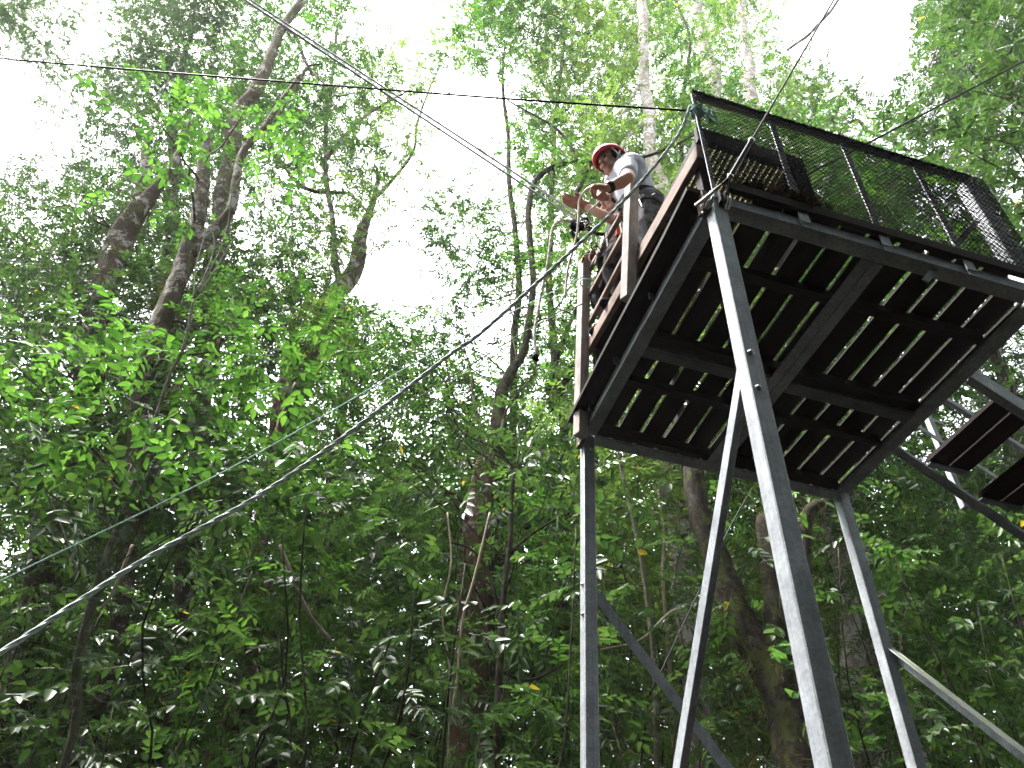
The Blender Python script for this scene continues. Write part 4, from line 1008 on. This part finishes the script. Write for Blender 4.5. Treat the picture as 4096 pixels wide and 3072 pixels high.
def second():
    yc = 1.38
    J = lambda px, py, y: on(px, py, 1, y)
    P = thing('person', 'person in white helmet and dark clothes reaching a gloved hand to the cable', 'person', (.2, yc, 3.66))
    hd = J(2447, 828, yc); nk = J(2478, 872, yc); chest = J(2490, 930, yc); hip = J(2465, 1050, yc)
    R = basis(np.array([-1, -.35, -.10]), np.array([-.12, 0, 1.]))
    yn, yf = yc-.15, yc+.16
    shn = J(2500, 905, yn); shf = J(2462, 900, yf)
    el = J(2428, 868, yc-.16); wr = J(2335, 822, yc-.12)
    b = Body(); head(b, hd, R, .93)
    b.limb([nk+np.array([.01, 0, -.03]), hd+R@np.array([-.02, 0, -.06])], [.052, .048]); b.limb([nk, chest, hip], [.08, .115, .115])
    b.limb([shn, shn*.5+el*.5, el], [.044, .040, .034]); b.limb([el, el*.5+wr*.5, wr], [.036, .033, .023])
    dh = unit(J(2292, 808, yc-.12)-wr)
    hand(b, wr, dh, np.array([-.2, .3, 1.]), .95, .35, 1)
    # other arm to the post
    top = np.array([-.045, t_post[1], t_post[2]]); el2 = J(2420, 965, 1.50); wr2 = top+np.array([.10, -.06, .0])
    b.limb([shf, el2], [.043, .034]); b.limb([el2, wr2], [.034, .024]); hand(b, wr2, np.array([-1, .45, .12]), np.array([-.2, -.2, -1]), .95, .75, -1)
    hn = hip+np.array([0, -.08, 0]); hf = hip+np.array([0, .08, 0]); fn = np.array([.10, 1.22, 3.70]); ff = np.array([.12, 1.46, 3.70])
    kn = hn*.5+fn*.5+np.array([-.07, -.02, 0]); kf = hf*.5+ff*.5+np.array([-.07, .03, 0])
    for h_, k_, f_ in ((hn, kn, fn), (hf, kf, ff)): b.limb([h_, k_], [.078, .05]); b.limb([k_, f_], [.05, .036])
    b.build('body', M_SKIN2, P, .006, 2)
    face_bits(P, hd, R, .93)
    m = MB(); m.ball(hd+R@np.array([-.022, 0, .008]), .094, 10, (.98, .88, .9), R); m.build('hair', M_HAIR, P, True)
    s = Body(); s.limb([nk+np.array([.015, 0, -.05]), chest, hip+np.array([0, 0, .04])], [.08, .13, .125]); s.limb([shn, shf], [.062, .062]); s.limb([shn, shn*.6+el*.4], [.06, .054]); s.limb([shf, shf*.5+el2*.5], [.058, .05]); s.build('shirt', M_DARKC, P, .008)
    t_ = Body(); t_.limb([hip+np.array([0, 0, .05]), hip], [.12, .128])
    for h_, k_, f_ in ((hn, kn, fn), (hf, kf, ff)): t_.limb([h_, h_*.5+k_*.5, k_], [.100, .092, .072]); t_.limb([k_, f_+np.array([0, 0, .05])], [.072, .056])
    t_.build('trousers', M_DARKC, P, .008)
    for f_ in (fn, ff):
        k = Body(); k.limb([f_+np.array([.03, 0, -.02]), f_+np.array([-.13, 0, -.035])], [.04, .032]); k.limb([f_, f_+np.array([0, 0, .06])], [.042, .044]); k.build('shoe', M_DARKC, P, .008)
    helmet(P, hd, R, .93, M_WHITEH)
    for w_, d_, pn_, cu, th, mt in ((wr, dh, np.array([-.2, .3, 1.]), .35, 1, M_GLOVE2), (wr2, np.array([-1, .45, .12]), np.array([-.2, -.2, -1]), .75, -1, M_GLOVE)):
        g = Body(); hand(g, w_, d_, pn_, 1.06, cu, th); d__ = unit(np.array(d_, float)); g.limb([w_-d__*.03, w_+d__*.03], [.036, .036]); g.build('glove', mt, P, .006)
    m = MB(); d__ = unit(np.array([-1, .45, .12])); m.tube([wr2-d__*.06, wr2-d__*.02], [.04, .038], 12); m.build('cuff', M_ORANGE, P, True)
    # harness: belt, chest straps, buckle, orange tag
    m = MB(); pts = [hip+np.array([math.cos(a)*.135, math.sin(a)*.15, .07]) for a in np.linspace(0, 2*math.pi, 26)]
    for a, c in zip(pts[:-1], pts[1:]): m.bar(a, c+(c-a)*.1, .045, .006, (0, 0, 1))
    m.build('harness_belt', M_RUSTB, P)
    for pa, pb in (((2474, 868), (2486, 935)), ((2482, 862), (2494, 930)), ((2430, 985), (2424, 930))):
        m = MB(); m.bar(J(*pa, yc-.20), J(*pb, yc-.22), .022, .004, (0, 1, 0)); m.build('harness_strap', M_WEBW, P)
    m = MB(); m.bar(J(2476, 910, yc-.2), J(2478, 945, yc-.2), .05, .02); m.build('tag', M_ORANGE, P)
M_RUSTB = flat('brown_webbing', (.12, .06, .035), .8)
t_post = on(2338, 1046, 0, -.045)
second()

# ------------------------------------------------------------------ ropes and cables
def rope(name, label, cat, pts, r, mat, n=10, group=None, twist=False, seg=8):
    P = catmull(pts, seg)
    m = MB()
    if twist:
        L_ = np.r_[0, np.cumsum(np.linalg.norm(np.diff(P, axis=0), axis=1))]; k = int(L_[-1]/(r*1.1)); tt = np.linspace(0, L_[-1], k); P = np.stack([np.interp(tt, L_, P[:, i]) for i in range(3)], 1)
        tg = unit(np.gradient(P, axis=0)); a = unit(np.cross(tg, [0.1, .2, 1.])); b = np.cross(tg, a)
        for s_ in range(3):
            ph = tt/(r*3.2)+s_*2*math.pi/3; Q = P+(a*np.cos(ph)[:, None]+b*np.sin(ph)[:, None])*r*.5; m.tube(Q, r*.56, 6)
    else: m.tube(P, r, n)
    o = m.build(name, mat, None, True); props(o, label, cat, group); return o
def kr(px, py, dist): d = ray(px, py); return CAM+d*dist          # dist along the optical axis
zA = on(2776, 430, 1, -.02)
dA = float((zA-CAM)@FW)
rope('rope', 'thick twisted grey green rope from the corner post down to the lower left', 'rope',
     [kr(-260, 2760, 2.05), kr(0, 2612, 2.2), kr(560, 2248, 2.55), kr(1037, 1981, 2.8), kr(1400, 1728, 3.02), kr(1801, 1418, 3.28), kr(1940, 1318, 3.36), kr(2276, 1013, 3.55), kr(2511, 786, 3.7), kr(2700, 560, 3.85), zA+np.array([-.02, 0, 0])], .0085, M_ROPET, twist=True)
t2 = on(2335, 1106, 0, -.085); d2 = float((t2-CAM)@FW)
rope('rope', 'thin teal rope tied round the outer timber post and running to the left edge', 'rope',
     [kr(-200, 2440, 4.0), kr(0, 2325, 4.1), kr(925, 1871, 4.6), kr(1720, 1417, 4.9), kr(2000, 1272, d2+.1), t2], .0042, M_ROPEL)
m = MB(); c0 = np.array([-.045, t2[1]+.045, t2[2]]); m.tube([c0+np.array([math.cos(a)*.048, math.sin(a)*.045, .01*math.sin(a)]) for a in np.linspace(0, 2*math.pi, 20)], .0045, 6, False)
props(m.build('rope_loop', M_ROPEL, None, True), 'teal rope loop tied round the top of the outer timber post', 'rope')
t3 = on(2330, 1215, 0, -.085); d3 = float((t3-CAM)@FW)
rope('rope', 'thin dark line sagging beneath the thick rope to the left edge', 'rope',
     [kr(-200, 2590, 4.4), kr(0, 2486, 4.6), kr(800, 2075, 5.0), kr(1300, 1800, 5.2), kr(1611, 1629, 5.4), kr(2090, 1333, d3+.1), t3], .0036, M_CABLED)
# zip line pair
zp = on(2335, 885, 1, 1.28); dz = float((zp-CAM)@FW)
for k, (q0, q1, lb) in enumerate((((1000, 0), (2318, 862), 'upper one of the two steel zip line cables running up to the top left'), ((1046, 0), (2305, 880), 'lower one of the two steel zip line cables running up to the top left'))):
    if k == 1: q0 = (978, 0)
    far = kr(*q0, dz*.93); near = kr(*q1, dz); d = near-far
    rope('zip_line_cable', lb, 'cable', [far-d*1.3, far-d*.4, far, far+d*.5, near, near+d*.02], .0075, M_CABLE, seg=4)
rope('cable', 'thin dark green cable running level from the corner post to the upper left', 'cable',
     [kr(-300, 205, dA*1.25), kr(185, 250, dA*1.2), kr(1020, 318, dA*1.13), kr(2000, 393, dA*1.05), on(2768, 444, 1, -.01)], .0052, M_CABLED)
# frayed knot on the corner post
Kn = thing('rope_knot', 'frayed teal rope knotted round the top of the corner post', 'rope', on(2790, 450, 1, -.03))
m = MB(); c0 = on(2778, 440, 1, 0)
for j in range(5):
    c1 = c0+np.array([.008, -.002, .02-.014*j]); m.tube([c1+np.array([math.cos(a)*.028, math.sin(a)*.026, .008*math.sin(a+j)]) for a in np.linspace(0, 2*math.pi, 18)], .0062, 6, False)
m.build('lashing', M_FRAY, Kn, True)
m = MB()
for j in range(16):
    q = c0+np.array([.02+rng.uniform(0, .03), -.035, -.02]); pts = [q]
    for i in range(6): q = q+np.array([rng.normal(.006, .011), rng.normal(-.001, .005), rng.uniform(-.034, -.008)]); pts.append(q)
    m.tube(catmull(pts, 3), .0028, 5)
m.build('frayed_end', M_FRAY, Kn, True)
# black guy line with bridle at the near corner
Gy = thing('guy_line', 'black guy line with a forked bridle hooked to the near corner of the platform', 'cable', on(2970, 640, 1, -.25))
j0 = on(2922, 706, 1, -.10); far = kr(3335, 0, 4.4)
def seg(nm, pts, r, mat, parent=Gy): m_ = MB(); m_.tube(catmull(pts, 6), r, 8); return m_.build(nm, mat, parent, True)
d = far-j0; seg('line', [j0, j0+d*.5, far, far+d*.8], .0048, M_CABLED)
seg('turnbuckle', [j0, j0+d*.10, j0+d*.16], .011, M_BLACK)
m = MB(); m.ball(j0+d*.165, .016, 6, (1, 1, 1)); m.ball(j0, .015, 6); m.build('shackle', M_METAL, Gy, True)
e1 = on(2887, 738, 1, -.06); seg('left_bridle', [j0, e1], .0055, M_CABLED)
h1 = on(2787, 816, 1, .03); seg('hook', [e1, (e1*.55+h1*.45), h1, h1+np.array([.0, -.014, -.016]), (e1*.6+h1*.4)+np.array([.0, -.014, -.016])], .0065, M_ROD)
e2 = on(2913, 785, 1, -.03); seg('right_bridle', [j0, e2], .004, M_CABLED)
h2 = on(2902, 834, 1, -.005); seg('hook', [e2, h2, h2+np.array([.012, -.002, -.002]), e2+np.array([.012, 0, 0])], .0055, M_ROD)
# second black cable from the step to the upper right
s0 = on(3030, 800, 1, .30)
s0 = on(3115, 760, 1, .22); f2 = kr(4096, 245, 5.2); d = f2-s0
rope('cable', 'black cable rising from behind the net to the upper right corner', 'cable', [s0, s0+d*.3, s0+d*.6, f2, f2+d*.4], .0060, M_CABLED, seg=4)
# pulley held at the cable end
PU = thing('pulley', 'black zip line pulley with carabiners hanging at the end of the steel cables', 'pulley', zp)
pc = on(2303, 905, 1, 1.28); m = MB(); ax = np.array([.25, -1, .1]); ax = ax/np.linalg.norm(ax)
m.tube([pc-ax*.02, pc-ax*.017, pc+ax*.017, pc+ax*.02], [.040, .047, .047, .040], 18); m.build('wheel', M_BLACK, PU, True)
m = MB(); m.tube([pc+ax*.021, pc+ax*.028], .014, 12); m.build('axle', M_METAL, PU, True)
m = MB(); q = on(2338, 905, 1, 1.28); m.bar(pc, q, .075, .03, (0, 0, 1), .012); m.build('housing', M_BLACK, PU)
m = MB(); m.tube(catmull([on(2283, 925, 1, 1.27), on(2300, 950, 1, 1.27), on(2310, 965, 1, 1.27)], 4), [.016]*9, 8); m.build('tail', M_BLACK, PU, True)
for px, py, mt, s_ in ((2332, 868, M_BLACK, 1.0), (2342, 880, M_METAL, .8), (2352, 905, M_METAL, .8), (2336, 890, M_WEB, 1.1)):
    carabiner('carabiner', on(px, py, 1, 1.26), np.array([.5, 0, 1.]), ax, PU, mt, s_)
m = MB(); m.bar(on(2350, 910, 1, 1.27), on(2378, 930, 1, 1.26), .03, .02, (0, 0, 1)); m.bar(on(2382, 935, 1, 1.26), on(2425, 938, 1, 1.24), .03, .012, (0, 0, 1)); m.build('lanyard', M_WEB, PU)
for k, (px, py) in enumerate(((2377, 955), (2376, 985), (2388, 1002))): carabiner('carabiner', on(px, py, 1, 1.25), np.array([.1*k, 0, 1.]), ax, PU, M_BLACK if k else M_METAL, .9)
m = MB(); m.tube(catmull([on(x_, y_, 1, 1.25) for x_, y_ in ((2374, 985), (2358, 1020), (2360, 1040), (2378, 1055), (2392, 1010))], 5), .004, 6); m.build('cord', M_ROPEW, PU, True)
# off-white lanyard ropes
hA = MAN_HAND
rope('hand_rope', 'off white rope looping from the hand of the red helmeted person past the pulley', 'rope',
     [on(2412, 742, 1, .80), on(2392, 741, 1, .84), on(2365, 745, 1, .95), on(2335, 768, 1, 1.08), on(2318, 800, 1, 1.15), on(2314, 860, 1, 1.18), on(2309, 930, 1, 1.2), on(2295, 990, 1, 1.22), on(2275, 1060, 1, 1.25), on(2266, 1120, 1, 1.28), on(2260, 1190, 1, 1.3)], .0075, M_ROPEW)
rope('hand_rope', 'short off white rope from the lower hand of the helmeted man to the pulley', 'rope',
     [on(2420, 780, 1, 1.02), on(2395, 810, 1, 1.1), on(2365, 836, 1, 1.18), on(2340, 856, 1, 1.25)], .0065, M_ROPEW)
rope('hand_rope', 'off white rope curving from the pulley wheel and hanging free to a dark knot', 'rope',
     [on(2290, 890, 1, 1.26), on(2262, 882, 1, 1.24), on(2228, 890, 1, 1.22), on(2208, 920, 1, 1.22), on(2200, 980, 1, 1.22), on(2186, 1080, 1, 1.25), on(2160, 1200, 1, 1.3), on(2138, 1325, 1, 1.3), on(2142, 1385, 1, 1.3), on(2150, 1415, 1, 1.3)], .0085, M_ROPEW, twist=True)
m = MB(); q = on(2141, 1428, 1, 1.3); m.ball(q, .020, 7, (1, 1, 1.3)); m.ball(q+np.array([.012, 0, -.02]), .013, 6); props(m.build('knot', M_WEB, None, True), 'dark knot at the bottom of the free hanging rope', 'rope')

# hanging lianas
for k, (pts, D, r, lb) in enumerate((
    ([(2320, 300), (2345, 500), (2380, 700), (2400, 900)], 9, .009, 'thin pale liana hanging straight above the second worker'),
    ([(1700, 150), (1660, 420), (1610, 640), (1580, 800), (1590, 930)], 11, .016, 'brownish liana curving down the right side of the left canopy'),
    ([(2060, 1020), (2040, 1260), (2060, 1400), (2075, 1520)], 8, .010, 'pale root dangling beside the arching tree'),
    ([(1790, 2050), (1805, 2250), (1770, 2450), (1800, 2700), (1790, 3072)], 4.5, .006, 'pale liana left of the root draped trunk'),
    ([(1960, 2050), (1900, 2300), (1850, 2480), (1830, 2700), (1800, 2900)], 4.6, .008, 'pale root slanting across the root draped trunk'),
    ([(1120, 2180), (1180, 2330), (1240, 2460), (1320, 2560)], 4.7, .012, 'pale leaning stick with mottled bark under the thick rope'),
    ([(530, 2180), (480, 2300), (440, 2390), (400, 2440)], 5.0, .011, 'white root hanging against the reddish trunk at lower left'),
    ([(2820, 2480), (2700, 2440), (2560, 2560), (2400, 2600)], 6.2, .010, 'thin branch crossing behind the two braces'),
    ([(1180, 1530), (1110, 1700), (1090, 1790)], 5.5, .008, 'long thin root hanging above the thin teal rope'),
    ([(3265, 1990), (3230, 2150), (3160, 2320), (3140, 2420)], 6.5, .009, 'reddish root hanging right of the near tower leg'),
    ([(3640, 2350), (3600, 2600), (3640, 2800)], 7.5, .010, 'thin liana right of the far leg'))):
    rope('liana', lb, 'liana', [at(x, y, D) for x, y in pts], r, M_LIANA, 6)
rope('guy_wire', 'thin black wire slanting down behind the timber posts and braces', 'wire', [at(3010, 1950, 5.5), at(2900, 2150, 5.4), at(2600, 2780, 5.2)], .006, M_CABLED, 6)

# ferns on the forked trunk
def fern(px, py, s_, lb):
    c = at(px, py, 5.25); F_ = thing('fern', lb, 'fern', c, 'ferns growing on the forked trunk')
    V = []; Q = []; T_ = []
    for k in range(4):
        a0 = rng.uniform(0, 6.28) if k else 0; d = unit(np.array([math.cos(a0)*.8+.3, -.5, .2*math.sin(a0)-.1])); n_ = unit(np.array([.1, -.8, .6])); n_ = unit(n_-d*(n_@d))
        for i in range(15):
            t = .1+.9*i/14; p = c+d*s_*t+np.array([0, 0, -1])*s_*.35*t*t; wl = s_*.30*math.sin(math.pi*min(1, t*.9+.08))
            for sg in (-1, 1):
                dd = unit(np.cross(n_, d)*sg+d*.55); v, f = leaf_at(p, dd, n_, wl+.01, s_*.06, droop=.2); b = len(V); V += v; Q += [tuple(b+j for j in q) for q in f]; T_ += [rng.uniform(.2, .9)]*6
    link('frond', quads_mesh('frond', np.array(V), np.array(Q), np.array(T_)), M_FERN, F_)
fern(3085, 2590, .16, 'small fern highest on the forked trunk'); fern(3125, 2660, .24, 'largest fern in the middle of the forked trunk'); fern(3180, 2770, .18, 'lowest fern on the forked trunk beside the near leg')

# leaf litter caught in the net
LF = Foliage(False)
for k in range(150):
    t = rng.beta(2, 2); x = .10+.62*t+rng.normal(0, .03); z = HH+.15+abs(rng.normal(0, .045))*(1-abs(t-.4)); LF.put('rosette', np.array([x, -.012+rng.normal(0, .004), z]), .05*rng.uniform(.6, 1.2), 1.2)
props(LF.build('leaf_litter', M_LITTER, None), 'dry leaves caught along the foot of the black net', 'leaves', kind='stuff')

# damp cloud forest air: far crowns fade towards the sky
m = MB(); m.box((-55, -45, GROUND-6), (65, 80, 48), .01)
hm = bpy.data.materials.new('haze'); hm.use_nodes = True; n = hm.node_tree; n.nodes.clear(); o = n.nodes.new('ShaderNodeOutputMaterial')
v = n.nodes.new('ShaderNodeVolumePrincipled'); v.inputs['Color'].default_value = (.95, .97, 1, 1); v.inputs['Density'].default_value = .0008; n.links.new(v.outputs[0], o.inputs['Volume'])
props(m.build('haze', hm), 'thin damp haze filling the forest', 'haze', kind='stuff')
